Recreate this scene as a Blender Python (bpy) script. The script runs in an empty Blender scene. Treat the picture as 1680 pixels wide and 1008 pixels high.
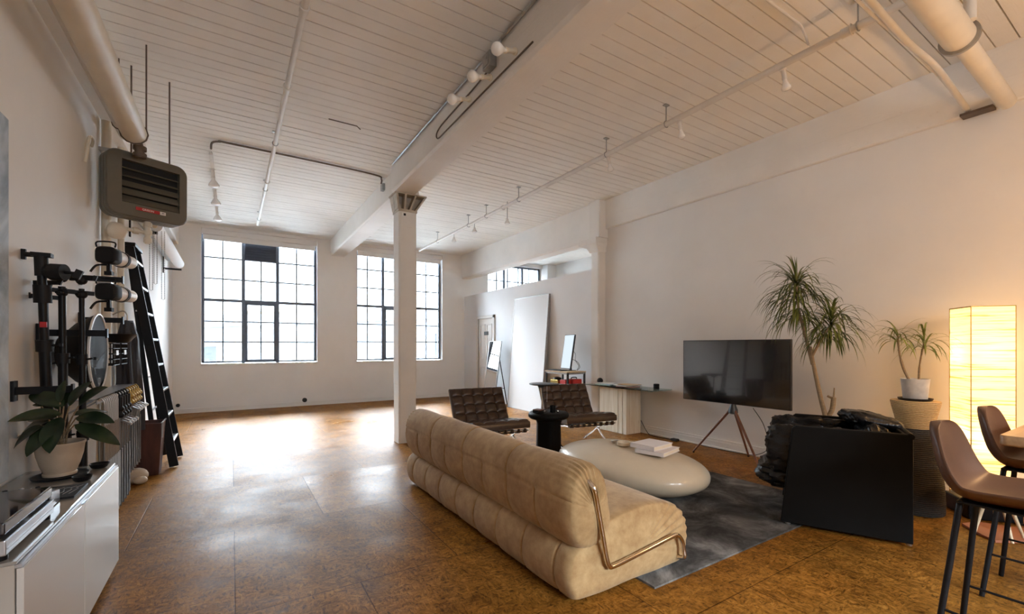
import bpy, math, random
from mathutils import Vector, Matrix, noise
random.seed(7)
C = bpy.context.scene.collection
PI = math.pi
def V(*a): return Vector(a)
def sgnpow(v, e): return math.copysign(abs(v) ** e, v)

# ------------------------------------------------------------------ mesh builder
class B:
    def __init__(self): self.v = []; self.f = []; self.s = []; self.M = None
    def add(self, vs, fs, sm=False):
        n = len(self.v)
        if self.M is not None: vs = [self.M @ Vector(p) for p in vs]
        self.v += [tuple(p) for p in vs]
        self.f += [tuple(i + n for i in f) for f in fs]
        self.s += [sm] * len(fs); return self
    def box(self, x0, x1, y0, y1, z0, z1, M=None):
        vs = [(x, y, z) for z in (z0, z1) for y in (y0, y1) for x in (x0, x1)]
        if M is not None: vs = [M @ Vector(p) for p in vs]
        return self.add(vs, [(0,2,3,1),(4,5,7,6),(0,1,5,4),(2,6,7,3),(0,4,6,2),(1,3,7,5)])
    def cbox(self, c, sx, sy, sz, rot=(0,0,0)):
        from mathutils import Euler
        M = Matrix.Translation(Vector(c)) @ Euler(rot).to_matrix().to_4x4()
        return self.box(-sx/2, sx/2, -sy/2, sy/2, -sz/2, sz/2, M)
    def bar(self, p0, p1, w, h, up=(0,0,1)):
        p0, p1 = Vector(p0), Vector(p1); d = (p1-p0).normalized(); u = Vector(up)
        if abs(d.dot(u)) > .98: u = Vector((1,0,0))
        s = d.cross(u).normalized(); u = s.cross(d)
        vs = []
        for p in (p0, p1):
            for a, b in ((-1,-1),(1,-1),(1,1),(-1,1)): vs.append(p + s*a*w/2 + u*b*h/2)
        return self.add(vs, [(0,1,2,3),(7,6,5,4),(0,4,5,1),(1,5,6,2),(2,6,7,3),(3,7,4,0)])
    def rings(self, rs, closed=True, caps=True, sm=True, loop=False):
        n = len(rs[0]); vs = [p for r in rs for p in r]; fs = []
        m = len(rs)
        for i in range(m if loop else m-1):
            for j in range(n if closed else n-1):
                a = i*n+j; b = i*n+(j+1) % n; k = ((i+1) % m)*n
                fs.append((a, b, k+(j+1) % n, k+j))
        if caps and not loop:
            fs.append(tuple(range(n-1, -1, -1))); fs.append(tuple((m-1)*n+j for j in range(n)))
        return self.add(vs, fs, sm)
    def tube(self, pts, r, n=10, caps=True, loop=False, sq=False):
        pts = [Vector(p) for p in pts]; m = len(pts); rs = []
        rr = r if isinstance(r, (list, tuple)) else [r]*m
        T = []
        for i in range(m):
            if loop: t = pts[(i+1) % m]-pts[i-1]
            else: t = pts[min(i+1, m-1)]-pts[max(i-1, 0)]
            T.append(t.normalized())
        u = Vector((0,0,1)) if abs(T[0].z) < .9 else Vector((1,0,0))
        s = T[0].cross(u).normalized()
        for i in range(m):
            s = (s - T[i]*s.dot(T[i])).normalized(); q = T[i].cross(s)
            off = PI/n if sq else 0
            rs.append([pts[i] + (s*math.cos(2*PI*k/n+off) + q*math.sin(2*PI*k/n+off))*rr[i] for k in range(n)])
        return self.rings(rs, True, caps, not sq, loop)
    def cyl(self, p0, p1, r0, r1=None, n=20): return self.tube([p0, p1], [r0, r0 if r1 is None else r1], n)
    def lathe(self, prof, c=(0,0,0), n=32, M=None, lobes=0, amp=0):
        rs = []
        for r, z in prof:
            ring = []
            for k in range(n):
                a = 2*PI*k/n; q = r*(1+amp*math.cos(lobes*a)) if lobes else r
                p = Vector((q*math.cos(a), q*math.sin(a), z))
                p = (M @ p) if M is not None else p + Vector(c)
                ring.append(p)
            rs.append(ring)
        return self.rings(rs, True, True, True)
    def prism(self, poly, z0, z1):
        n = len(poly)
        vs = [(x, y, z0) for x, y in poly] + [(x, y, z1) for x, y in poly]
        fs = [tuple(range(n-1, -1, -1)), tuple(range(n, 2*n))] + [(i, (i+1) % n, n+(i+1) % n, n+i) for i in range(n)]
        return self.add(vs, fs)
    def ell(self, c, rx, ry, rz, n=20, M=None):
        rs = []; c = Vector(c)
        for i in range(1, n//2):
            ph = -PI/2 + PI*i/(n//2)
            ring = [Vector((rx*math.cos(ph)*math.cos(2*PI*k/n), ry*math.cos(ph)*math.sin(2*PI*k/n), rz*math.sin(ph))) for k in range(n)]
            rs.append([(M @ p if M is not None else p) + c for p in ring])
        return self.rings(rs)
    def grid(self, nu, nv, fn, sm=True):
        vs = [fn(i/nu, j/nv) for i in range(nu+1) for j in range(nv+1)]
        fs = [(i*(nv+1)+j, (i+1)*(nv+1)+j, (i+1)*(nv+1)+j+1, i*(nv+1)+j+1) for i in range(nu) for j in range(nv)]
        return self.add(vs, fs, sm)
    def bounds(self):
        return [min(p[i] for p in self.v) for i in range(3)], [max(p[i] for p in self.v) for i in range(3)]

def arc(pts, seg=8):
    """Catmull-Rom through pts."""
    P = [Vector(p) for p in pts]; out = []
    for i in range(len(P)-1):
        a, b, c, d = P[max(i-1,0)], P[i], P[i+1], P[min(i+2,len(P)-1)]
        for k in range(seg):
            t = k/seg
            out.append(.5*((2*b)+(c-a)*t+(2*a-5*b+4*c-d)*t*t+(3*b-a-3*c+d)*t**3))
    out.append(P[-1]); return out
def closed_arc(pts, seg=8):
    P = [Vector(p) for p in pts]; n = len(P); out = []
    for i in range(n):
        a, b, c, d = P[i-1], P[i], P[(i+1)%n], P[(i+2)%n]
        for k in range(seg):
            t = k/seg
            out.append(.5*((2*b)+(c-a)*t+(2*a-5*b+4*c-d)*t*t+(3*b-a-3*c+d)*t**3))
    return out

def wloc(o):
    p = Vector((0,0,0))
    while o is not None: p += o.location; o = o.parent
    return p
def build(b, name, mat, parent=None, bevel=0, local=False, sub=0, ang=42):
    """ONE mesh object. World coordinates unless local=True (then in the parent's frame)."""
    vs = b.v; loc = Vector((0,0,0))
    if parent is not None:
        if not local:
            w = wloc(parent); vs = [(p[0]-w.x, p[1]-w.y, p[2]-w.z) for p in vs]
    elif not local:
        lo, hi = b.bounds(); loc = Vector(((lo[0]+hi[0])/2, (lo[1]+hi[1])/2, lo[2]))
        vs = [(p[0]-loc.x, p[1]-loc.y, p[2]-loc.z) for p in vs]
    me = bpy.data.meshes.new(name); me.from_pydata(vs, [], b.f)
    me.polygons.foreach_set('use_smooth', b.s); me.validate(); me.update()
    if any(b.s): me.set_sharp_from_angle(angle=math.radians(ang))
    me.materials.append(mat)
    o = bpy.data.objects.new(name, me); C.objects.link(o); o.location = loc
    if parent is not None: o.parent = parent
    if bevel:
        m = o.modifiers.new('edge', 'BEVEL'); m.width = bevel; m.segments = 2; m.limit_method = 'ANGLE'; m.angle_limit = math.radians(40)
    if sub:
        m = o.modifiers.new('smooth', 'SUBSURF'); m.levels = sub; m.render_levels = sub
    return o
def tag(o, label=None, cat=None, group=None, kind=None):
    if label: o['label'] = label
    if cat: o['category'] = cat
    if group: o['group'] = group
    if kind: o['kind'] = kind
    return o
def thing(name, label, cat, loc=(0,0,0), rz=0, group=None):
    o = bpy.data.objects.new(name, None); C.objects.link(o); o.location = loc; o.rotation_euler = (0,0,rz)
    o.empty_display_size = .05
    return tag(o, label, cat, group)
def struct(b, name, mat, parent=None, bevel=0, label=None):
    o = build(b, name, mat, parent, bevel)
    if parent is None: o['kind'] = 'structure'
    if label: o['label'] = label
    return o
def sroot(name, loc, label=None):
    o = bpy.data.objects.new(name, None); C.objects.link(o); o.location = loc; o['kind'] = 'structure'
    if label: o['label'] = label
    return o
def one(b, name, mat, label, cat, group=None, bevel=0, sub=0):
    return tag(build(b, name, mat, None, bevel, False, sub), label, cat, group)
def dup(root, loc, rz=None, label=None, group=None):
    r = root.copy(); C.objects.link(r); r.location = loc
    if rz is not None: r.rotation_euler = (0,0,rz)
    if label: r['label'] = label
    if group: r['group'] = group
    for ch in list(root.children):
        c = ch.copy(); C.objects.link(c); c.parent = r
        for g in list(ch.children):
            d = g.copy(); C.objects.link(d); d.parent = c
    return r
ORD = ['nearest','second','third','fourth','fifth','sixth','seventh','eighth','ninth','tenth']

# ------------------------------------------------------------------ materials
def nodes(name):
    m = bpy.data.materials.new(name); m.use_nodes = True; nt = m.node_tree
    bs = nt.nodes['Principled BSDF']; return m, nt, bs
def N(nt, t, **k):
    n = nt.nodes.new(t)
    for a, v in k.items(): setattr(n, a, v)
    return n
def coords(nt, scale=(1,1,1), rot=(0,0,0), kind='Object'):
    tc = N(nt, 'ShaderNodeTexCoord'); mp = N(nt, 'ShaderNodeMapping')
    mp.inputs['Scale'].default_value = scale; mp.inputs['Rotation'].default_value = rot
    nt.links.new(tc.outputs[kind], mp.inputs['Vector']); return mp.outputs['Vector']
def noisetex(nt, vec, scale, detail=4, rough=.55, dist=0):
    n = N(nt, 'ShaderNodeTexNoise'); n.inputs['Scale'].default_value = scale; n.inputs['Detail'].default_value = detail
    n.inputs['Roughness'].default_value = rough; n.inputs['Distortion'].default_value = dist
    if vec is not None: nt.links.new(vec, n.inputs['Vector'])
    return n
def ramp(nt, fac, stops):
    r = N(nt, 'ShaderNodeValToRGB'); e = r.color_ramp.elements
    while len(e) < len(stops): e.new(.5)
    for el, (p, c) in zip(e, stops):
        el.position = p; el.color = (c, c, c, 1) if not isinstance(c, (tuple, list)) else (*c, 1)
    nt.links.new(fac, r.inputs['Fac']); return r.outputs['Color']
def mix(nt, fac, a, b, mode='MIX'):
    m = N(nt, 'ShaderNodeMix', data_type='RGBA', blend_type=mode)
    for sock, val in ((m.inputs['Factor'], fac), (m.inputs[6], a), (m.inputs[7], b)):
        if hasattr(val, 'is_output'): nt.links.new(val, sock)
        elif isinstance(val, (tuple, list)): sock.default_value = (*val, 1)
        else: sock.default_value = val
    return m.outputs[2]
def math_(nt, op, a, b=0):
    m = N(nt, 'ShaderNodeMath', operation=op)
    for s, v in ((m.inputs[0], a), (m.inputs[1], b)):
        if hasattr(v, 'is_output'): nt.links.new(v, s)
        else: s.default_value = v
    return m.outputs[0]
def bump(nt, bs, h, strength=.3, dist=.01):
    b = N(nt, 'ShaderNodeBump'); b.inputs['Strength'].default_value = strength; b.inputs['Distance'].default_value = dist
    nt.links.new(h, b.inputs['Height']); nt.links.new(b.outputs['Normal'], bs.inputs['Normal'])
def mat(name, col, rough=.5, metal=0, var=.0, vs=6, bmp=0, bs_=60, stretch=(1,1,1), coat=0, sheen=0, spec=.5, dark=None, bdist=.004):
    m, nt, bs = nodes(name)
    bs.inputs['Roughness'].default_value = rough; bs.inputs['Metallic'].default_value = metal
    bs.inputs['Coat Weight'].default_value = coat; bs.inputs['Sheen Weight'].default_value = sheen
    bs.inputs['Specular IOR Level'].default_value = spec; bs.inputs['Base Color'].default_value = (*col, 1)
    if sheen: bs.inputs['Sheen Roughness'].default_value = .4
    if var or bmp: vec = coords(nt, stretch)
    if var:
        n = noisetex(nt, vec, vs, 5, .6)
        d = dark or tuple(c*(1-var) for c in col)
        nt.links.new(ramp(nt, n.outputs['Fac'], [(.3, d), (.7, col)]), bs.inputs['Base Color'])
    if bmp:
        n = noisetex(nt, vec, bs_, 6, .6); bump(nt, bs, n.outputs['Fac'], bmp, bdist)
    return m

def m_floor():
    m, nt, bs = nodes('varnished_flakeboard'); L = nt.links
    v = coords(nt)
    w = noisetex(nt, v, 3.0, 2); 
    va = N(nt, 'ShaderNodeVectorMath', operation='ADD'); L.new(v, va.inputs[0])
    sc = N(nt, 'ShaderNodeVectorMath', operation='SCALE'); L.new(w.outputs['Color'], sc.inputs[0]); sc.inputs['Scale'].default_value = .12; L.new(sc.outputs[0], va.inputs[1])
    def st(s, r):
        mp = N(nt, 'ShaderNodeMapping'); mp.inputs['Scale'].default_value = s; mp.inputs['Rotation'].default_value = (0,0,r)
        L.new(va.outputs[0], mp.inputs['Vector']); return mp.outputs['Vector']
    n1 = noisetex(nt, st((22, 60, 1), .5), 1, 5, .7, .6)
    n2 = noisetex(nt, st((60, 22, 1), .2), 1, 5, .7, .6)
    n3 = noisetex(nt, v, 5, 6, .65)
    pick = noisetex(nt, v, 18, 2)
    f = mix(nt, ramp(nt, pick.outputs['Fac'], [(.45, 0.), (.55, 1.)]), n1.outputs['Fac'], n2.outputs['Fac'])
    base = ramp(nt, f, [(.32, (.055, .022, .005)), (.43, (.25, .105, .018)), (.55, (.43, .195, .036)), (.72, (.58, .30, .078))])
    patch = ramp(nt, n3.outputs['Fac'], [(.3, (.42, .37, .31)), (.62, (.80, .76, .70))])
    col = mix(nt, 1.0, base, patch, 'MULTIPLY')
    spk = noisetex(nt, st((95, 40, 1), .9), 1, 3, .6, .4)
    col = mix(nt, ramp(nt, spk.outputs['Fac'], [(.58, 0.), (.68, .75)]), col, (.045, .018, .005))
    # panel seams
    br = N(nt, 'ShaderNodeTexBrick'); br.offset = .5
    br.inputs['Scale'].default_value = 1; br.inputs['Mortar Size'].default_value = .004; br.inputs['Mortar Smooth'].default_value = .3
    br.inputs['Brick Width'].default_value = 1.22; br.inputs['Row Height'].default_value = 1.22
    br.inputs['Color1'].default_value = (1, 1, 1, 1); br.inputs['Color2'].default_value = (.80, .78, .74, 1); br.inputs['Mortar'].default_value = (.35, .3, .25, 1)
    L.new(coords(nt, (1,1,1), (0,0,.0)), br.inputs['Vector'])
    col = mix(nt, 1.0, col, br.outputs['Color'], 'MULTIPLY')
    # worn scratches
    sc1 = noisetex(nt, coords(nt, (2, 160, 1), (0,0,.9)), 1, 2, .5, .3); sc2 = noisetex(nt, coords(nt, (160, 2.5, 1), (0,0,.35)), 1, 2, .5, .3)
    big = noisetex(nt, v, .9, 3)
    s = math_(nt, 'MULTIPLY', math_(nt, 'MAXIMUM', ramp(nt, sc1.outputs['Fac'], [(.70, 0.), (.76, 1.)]), ramp(nt, sc2.outputs['Fac'], [(.70, 0.), (.76, 1.)])), ramp(nt, big.outputs['Fac'], [(.5, 0.), (.65, .35)]))
    col = mix(nt, s, col, (.62, .48, .30))
    L.new(col, bs.inputs['Base Color'])
    rn = noisetex(nt, v, 2.2, 5, .6)
    r = ramp(nt, rn.outputs['Fac'], [(.3, .24), (.7, .44)])
    tile = ramp(nt, br.outputs['Color'], [(.78, .10), (1., 0.)])
    L.new(math_(nt, 'ADD', r, tile), bs.inputs['Roughness']); bs.inputs['IOR'].default_value = 1.13
    bs.inputs['Coat Weight'].default_value = .0; bs.inputs['Coat Roughness'].default_value = .16
    h = math_(nt, 'ADD', math_(nt, 'MULTIPLY', f, .25), math_(nt, 'MULTIPLY', noisetex(nt, v, 9, 3).outputs['Fac'], 1.0))
    h = math_(nt, 'ADD', h, math_(nt, 'MULTIPLY', br.outputs['Fac'], -.5))
    bump(nt, bs, h, .4, .007); return m
def m_paint(name, col, dirt, var=.06, bmp=.15, bsc=(1,1,1), rough=.62, stain=0):
    m, nt, bs = nodes(name); L = nt.links; v = coords(nt)
    n = noisetex(nt, v, 1.3, 5, .6); d = tuple(c*(1-var) for c in col)
    c = ramp(nt, n.outputs['Fac'], [(.35, d), (.65, col)])
    if stain:
        n2 = noisetex(nt, coords(nt, (.6, 5, 5)), 2.5, 6, .75); f = ramp(nt, n2.outputs['Fac'], [(.62, 0.), (.78, stain)])
        c = mix(nt, f, c, dirt)
    L.new(c, bs.inputs['Base Color']); bs.inputs['Roughness'].default_value = rough; bs.inputs['Specular IOR Level'].default_value = .35
    h = noisetex(nt, coords(nt, bsc), 14, 6, .7); bump(nt, bs, h.outputs['Fac'], bmp, .01); return m
def m_glass(name, tint=(1,1,1), refl=1.0):
    m = bpy.data.materials.new(name); m.use_nodes = True; nt = m.node_tree; nt.nodes.clear()
    o = N(nt, 'ShaderNodeOutputMaterial'); t = N(nt, 'ShaderNodeBsdfTransparent'); g = N(nt, 'ShaderNodeBsdfGlossy')
    t.inputs['Color'].default_value = (*tint, 1); g.inputs['Roughness'].default_value = .02
    fr = N(nt, 'ShaderNodeFresnel'); fr.inputs['IOR'].default_value = 1.45; mx = N(nt, 'ShaderNodeMixShader')
    nt.links.new(fr.outputs[0], mx.inputs[0]); nt.links.new(t.outputs[0], mx.inputs[1]); nt.links.new(g.outputs[0], mx.inputs[2])
    nt.links.new(mx.outputs[0], o.inputs['Surface']); return m
def m_paper():
    m = bpy.data.materials.new('crinkled_lamp_paper'); m.use_nodes = True; nt = m.node_tree; nt.nodes.clear(); L = nt.links
    o = N(nt, 'ShaderNodeOutputMaterial'); t = N(nt, 'ShaderNodeBsdfTranslucent'); d = N(nt, 'ShaderNodeBsdfDiffuse'); e = N(nt, 'ShaderNodeEmission')
    n = noisetex(nt, coords(nt, (2.2, 2.2, 75)), 1, 4, .6, .4)
    c = ramp(nt, n.outputs['Fac'], [(.36, (.62, .40, .17)), (.47, (.97, .85, .62)), (.7, (1, .92, .74))])
    L.new(c, t.inputs['Color']); L.new(c, d.inputs['Color'])
    mx = N(nt, 'ShaderNodeMixShader'); mx.inputs[0].default_value = .5
    L.new(d.outputs[0], mx.inputs[1]); L.new(t.outputs[0], mx.inputs[2])
    ec = mix(nt, 1.0, c, (1.0, .70, .36), 'MULTIPLY'); L.new(ec, e.inputs['Color']); e.inputs['Strength'].default_value = LAMP_GLOW
    ad = N(nt, 'ShaderNodeAddShader'); L.new(mx.outputs[0], ad.inputs[0]); L.new(e.outputs[0], ad.inputs[1])
    L.new(ad.outputs[0], o.inputs['Surface']); return m
def m_emit(name, col, s):
    m = bpy.data.materials.new(name); m.use_nodes = True; nt = m.node_tree; nt.nodes.clear()
    o = N(nt, 'ShaderNodeOutputMaterial'); e = N(nt, 'ShaderNodeEmission'); e.inputs['Color'].default_value = (*col, 1); e.inputs['Strength'].default_value = s
    nt.links.new(e.outputs[0], o.inputs['Surface']); return m
def m_suede():
    m, nt, bs = nodes('sand_suede'); L = nt.links; v = coords(nt)
    n = noisetex(nt, v, 3.5, 6, .65); n2 = noisetex(nt, v, 14, 5, .7)
    c = ramp(nt, math_(nt, 'ADD', math_(nt, 'MULTIPLY', n.outputs['Fac'], .6), math_(nt, 'MULTIPLY', n2.outputs['Fac'], .4)), [(.36, (.32, .185, .078)), (.62, (.48, .32, .155))])
    L.new(c, bs.inputs['Base Color']); bs.inputs['Roughness'].default_value = .8; bs.inputs['Specular IOR Level'].default_value = .25
    bs.inputs['Sheen Weight'].default_value = .25; bs.inputs['Sheen Roughness'].default_value = .45; bs.inputs['Sheen Tint'].default_value = (1, .93, .82, 1)
    bump(nt, bs, n2.outputs['Fac'], .12, .006); return m
def m_rug():
    m, nt, bs = nodes('slate_silk_rug'); L = nt.links; v = coords(nt)
    n = noisetex(nt, v, 2.6, 7, .68, .5); n2 = noisetex(nt, coords(nt, (18, 160, 1)), 1, 3)
    c = ramp(nt, n.outputs['Fac'], [(.37, (.028, .026, .024)), (.48, (.065, .061, .057)), (.56, (.12, .113, .106)), (.67, (.25, .238, .225))])
    L.new(c, bs.inputs['Base Color']); bs.inputs['Roughness'].default_value = .85; bs.inputs['Specular IOR Level'].default_value = .15
    bump(nt, bs, n2.outputs['Fac'], .4, .004); return m
def m_travertine():
    m, nt, bs = nodes('vein_cut_travertine'); L = nt.links
    n = noisetex(nt, coords(nt, (14, 14, .7)), 1.6, 6, .65, .3); n2 = noisetex(nt, coords(nt, (60, 60, 9)), 1, 3)
    c = ramp(nt, n.outputs['Fac'], [(.3, (.62, .52, .38)), (.5, (.80, .73, .60)), (.7, (.90, .85, .75))])
    c = mix(nt, ramp(nt, n2.outputs['Fac'], [(.66, 0.), (.72, .45)]), c, (.45, .36, .25))
    L.new(c, bs.inputs['Base Color']); bs.inputs['Roughness'].default_value = .5; return m
def m_wood(name, a, b, sc=(2, 30, 30), rough=.45):
    m, nt, bs = nodes(name); n = noisetex(nt, coords(nt, sc), 1, 5, .6, .5)
    nt.links.new(ramp(nt, n.outputs['Fac'], [(.3, a), (.7, b)]), bs.inputs['Base Color']); bs.inputs['Roughness'].default_value = rough; return m
def m_weave(name, a, b, sc=90, rough=.8, strength=.8):
    m, nt, bs = nodes(name); L = nt.links; v = coords(nt, kind='Object')
    n = noisetex(nt, coords(nt, (1, 1, 1)), sc, 3, .6); w = N(nt, 'ShaderNodeTexWave', bands_direction='Z'); w.inputs['Scale'].default_value = sc*.35; w.inputs['Distortion'].default_value = 2.5
    w.inputs['Detail'].default_value = 2; L.new(v, w.inputs['Vector'])
    f = math_(nt, 'MULTIPLY', math_(nt, 'ADD', n.outputs['Fac'], w.outputs['Fac']), .5)
    L.new(ramp(nt, f, [(.25, a), (.75, b)]), bs.inputs['Base Color']); bs.inputs['Roughness'].default_value = rough
    bump(nt, bs, f, strength, .008); return m
def m_leaf(name, a, b, rough=.4):
    m, nt, bs = nodes(name); n = noisetex(nt, coords(nt), 9, 3)
    nt.links.new(ramp(nt, n.outputs['Fac'], [(.35, a), (.65, b)]), bs.inputs['Base Color']); bs.inputs['Roughness'].default_value = rough
    return m

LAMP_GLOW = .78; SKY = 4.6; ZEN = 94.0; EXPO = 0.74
M = {}
M['floor'] = m_floor()
M['ceil'] = m_paint('painted_ceiling_boards', (.87, .85, .805), (.38, .29, .19), .07, .35, (.5, 6, 6), .65, .5)
M['wall'] = m_paint('white_plaster', (.82, .81, .79), (.5, .4, .3), .05, .12)
M['wall2'] = m_paint('partition_paint', (.80, .815, .835), (.5, .4, .3), .03, .06)
M['beam'] = m_paint('painted_timber', (.84, .82, .785), (.45, .33, .2), .08, .35, (3, .6, 3), .6, .25)
M['trim'] = m_paint('trim_paint', (.78, .76, .73), (.4, .3, .2), .06, .1)
M['steelwin'] = mat('slate_blue_steel', (.13, .165, .22), .45, .0, .15, 8)
M['louver'] = mat('dark_blue_louver', (.07, .09, .13), .5)
M['glass'] = m_glass('window_pane')
M['blind'] = mat('white_blind_fabric', (.80, .80, .79), .7)
M['pipe'] = mat('cream_pipe_paint', (.74, .68, .57), .45, 0, .12, 4, .2, 25)
M['pipew'] = mat('white_pipe_paint', (.76, .73, .68), .45, 0, .12, 5, .15, 30)
M['galv'] = mat('galvanised_steel', (.45, .45, .44), .38, .85, .2, 20)
M['rust'] = mat('dull_brown_steel', (.17, .13, .10), .55, .5, .3, 14)
M['white'] = mat('white_enamel', (.82, .81, .79), .35)
M['frost'] = mat('frosted_bulb_glass', (.88, .86, .82), .22, 0, 0)
M['porc'] = mat('cream_porcelain', (.80, .70, .54), .35)
M['black'] = mat('black_powdercoat', (.009, .009, .0105), .40, 0, .2, 30, spec=.22)
M['blackm'] = mat('matte_black', (.010, .010, .0115), .55, spec=.25)
M['rubber'] = mat('black_rubber', (.02, .02, .02), .8)
M['chrome'] = mat('polished_chrome', (.78, .77, .75), .10, 1)
M['chromew'] = mat('warm_polished_steel', (.72, .64, .56), .16, 1)
M['silver'] = mat('brushed_silver', (.45, .44, .43), .3, 1)
M['darksteel'] = mat('tarnished_steel', (.17, .165, .16), .3, 1)
M['tubes'] = mat('grey_steel_tube', (.30, .285, .265), .32, 1)
M['brass'] = mat('aged_brass', (.45, .30, .09), .4, .9, .3, 30)
M['olive'] = mat('olive_drab_enamel', (.135, .125, .095), .42, 0, .12, 6)
M['olive2'] = mat('dark_olive_louvre', (.09, .083, .062), .45)
M['void'] = mat('dark_cavity', (.010, .010, .010), .8)
M['red'] = mat('red_badge', (.45, .02, .025), .4)
M['redm'] = mat('red_plastic', (.55, .025, .02), .35)
M['bead'] = mat('steel_bead', (.35, .34, .32), .4, .8)
M['suede'] = m_suede()
M['rug'] = m_rug()
M['stone'] = mat('cream_concrete_lacquer', (.68, .58, .43), .32, 0, .10, 4, .03, 30, coat=.35)
M['trav'] = m_travertine()
M['deskglass'] = m_glass('green_glass', (.78, .88, .83))
M['leather'] = mat('dark_brown_leather', (.058, .031, .019), .30, 0, .25, 18, .12, 160)
M['bleather'] = mat('black_wrinkled_leather', (.009, .009, .010), .24, 0, .2, 10, .35, 28, bdist=.012, spec=.32)
M['slate'] = mat('black_lacquered_wood', (.008, .0078, .0075), .5, 0, .2, 8, .05, 60, spec=.12)
M['tan'] = mat('brown_leather', (.12, .055, .030), .42, 0, .22, 9, .12, 140)
M['walnut'] = m_wood('walnut', (.10, .035, .02), (.22, .09, .05), (20, 20, 2))
M['oak'] = m_wood('warm_oak_top', (.34, .19, .09), (.50, .31, .16), (3, 26, 26), .35)
M['pine'] = m_wood('pale_pine', (.55, .40, .24), (.72, .56, .37), (3, 30, 30))
M['tvscreen'] = mat('tv_glass', (.008, .008, .009), .12, 0, 0, spec=1.0, coat=.7)
M['tvgrey'] = mat('dark_bezel', (.05, .05, .055), .35, .6)
M['hub'] = mat('slate_hub', (.05, .06, .07), .4, .3)
M['weave'] = m_weave('tan_raffia', (.34, .20, .075), (.72, .50, .24), 70)
M['weaveb'] = m_weave('charcoal_raffia', (.008, .007, .006), (.05, .04, .03), 60)
M['potw'] = mat('chalky_white_pot', (.70, .67, .62), .75, 0, .25, 16, .2, 60)
M['potc'] = mat('stoneware', (.55, .44, .33), .6, 0, .15, 10, .15, 40)
M['soil'] = mat('potting_soil', (.05, .03, .018), .95, 0, .5, 60, .8, 80)
M['dracaena'] = m_leaf('dracaena_leaf', (.032, .052, .009), (.15, .18, .032))
M['dracaena2'] = m_leaf('dracaena_pale_leaf', (.10, .14, .03), (.26, .30, .07))
M['rubberleaf'] = m_leaf('rubber_plant_leaf', (.008, .018, .008), (.03, .05, .02), .28)
M['trunk'] = mat('dry_cane_bark', (.36, .25, .14), .8, 0, .45, 30, .6, 50, (1, 1, 6))
M['paper'] = m_paper()
M['bulb'] = m_emit('lit_bulb', (1, .64, .30), 40)
M['screen'] = m_emit('lit_screen', (.80, .92, 1.0), .6)
M['cabw'] = mat('high_gloss_white', (.60, .575, .54), .09, 0, 0, spec=.6, coat=.5)
M['cabs'] = mat('grey_beige_carcase', (.46, .42, .37), .4)
M['cabt'] = mat('grey_glass_top', (.30, .28, .25), .08, 0, 0, spec=.6, coat=.4)
M['smoke'] = mat('smoked_dust_cover', (.012, .010, .018), .07, 0, 0, spec=.6, coat=.6)
M['alu'] = mat('satin_aluminium', (.56, .58, .62), .3, .9)
M['bookw'] = mat('white_book_cloth', (.80, .77, .78), .6)
M['page'] = mat('book_pages', (.80, .70, .55), .8, 0, .1, 2, .3, 300, (1, 1, 40))
M['grey'] = mat('mid_grey_cloth', (.30, .29, .28), .7)
M['board'] = mat('white_board_face', (.78, .80, .82), .4)
M['mirror'] = mat('mirror_silver', (.93, .94, .95), .02, 1)
M['garment'] = mat('dark_indigo_fabric', (.028, .028, .036), .6, 0, .3, 8, .4, 30, (6, 6, 1))
M['terra'] = mat('terracotta_mat', (.36, .12, .055), .65, 0, .15, 6)
M['shell'] = mat('cream_shell_plastic', (.74, .66, .55), .4)
M['bin'] = m_wood('mahogany_bin', (.035, .010, .007), (.10, .030, .018), (12, 12, 1.5), .4)
M['roll'] = mat('seamless_paper', (.84, .85, .86), .6, 0, .05, 20)
M['rollb'] = mat('pale_blue_grey_paper', (.52, .58, .62), .6)
M['canvas'] = mat('pale_blue_canvas', (.50, .60, .70), .7, 0, .0)
M['capital'] = mat('dirty_cast_iron_paint', (.62, .55, .44), .55, 0, .45, 7, .3, 30)
M['extw'] = mat('outdoor_white_cladding', (.075, .078, .08), .9)
M['extb'] = mat('outdoor_blue_cladding', (.026, .036, .055), .9)
M['exty'] = mat('outdoor_yellow_sign', (.085, .055, .010), .9)
M['extt'] = mat('outdoor_teal_sign', (.003, .06, .052), .9)
M['extc'] = mat('outdoor_concrete', (.05, .056, .062), .9)
M['extg'] = mat('outdoor_ground', (.34, .345, .35), .95)
# canvas pattern: soft clouds of slate over pale blue
def fix_canvas():
    m = M['canvas']; nt = m.node_tree; bs = nt.nodes['Principled BSDF']
    n = noisetex(nt, coords(nt), 2.2, 5, .6, .8)
    nt.links.new(ramp(nt, n.outputs['Fac'], [(.35, (.20, .26, .33)), (.5, (.42, .50, .58)), (.65, (.62, .71, .79))]), bs.inputs['Base Color'])
fix_canvas()
# ================================================================== SETTING
CEIL = 3.86; XL = -1.0; XR = 5.48; YF = 11.13; YB = -3.6; XN = 8.45
# floor (also under the room beyond the partition)
struct(B().box(XL-.3, XN+.2, YB-.2, YF+.35, -.12, 0), 'floor', M['floor'])
# ceiling: real boards with open joints under a dark deck
b = B(); y = YB-.2; rnd = random.Random(3)
while y < YF+.3:
    w = .137
    g = rnd.choice([.008, .010, .009, .018, .008, .012]); dz = rnd.uniform(-.0012, .0012)
    x = XL-.3
    while x < XN+.2:
        ln = rnd.uniform(2.6, 4.6); x1 = min(x+ln, XN+.2); dz2 = dz
        b.box(x, x1-.0015, y+g/2, y+w-g/2, CEIL+dz2, CEIL+.035)
        x = x1
    y += w
cl = struct(b, 'ceiling', M['ceil'])
db = struct(B().box(XL-.3, XN+.2, YB-.2, YF+.35, CEIL+.03, CEIL+.2), 'ceiling_deck', M['void'])

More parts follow.
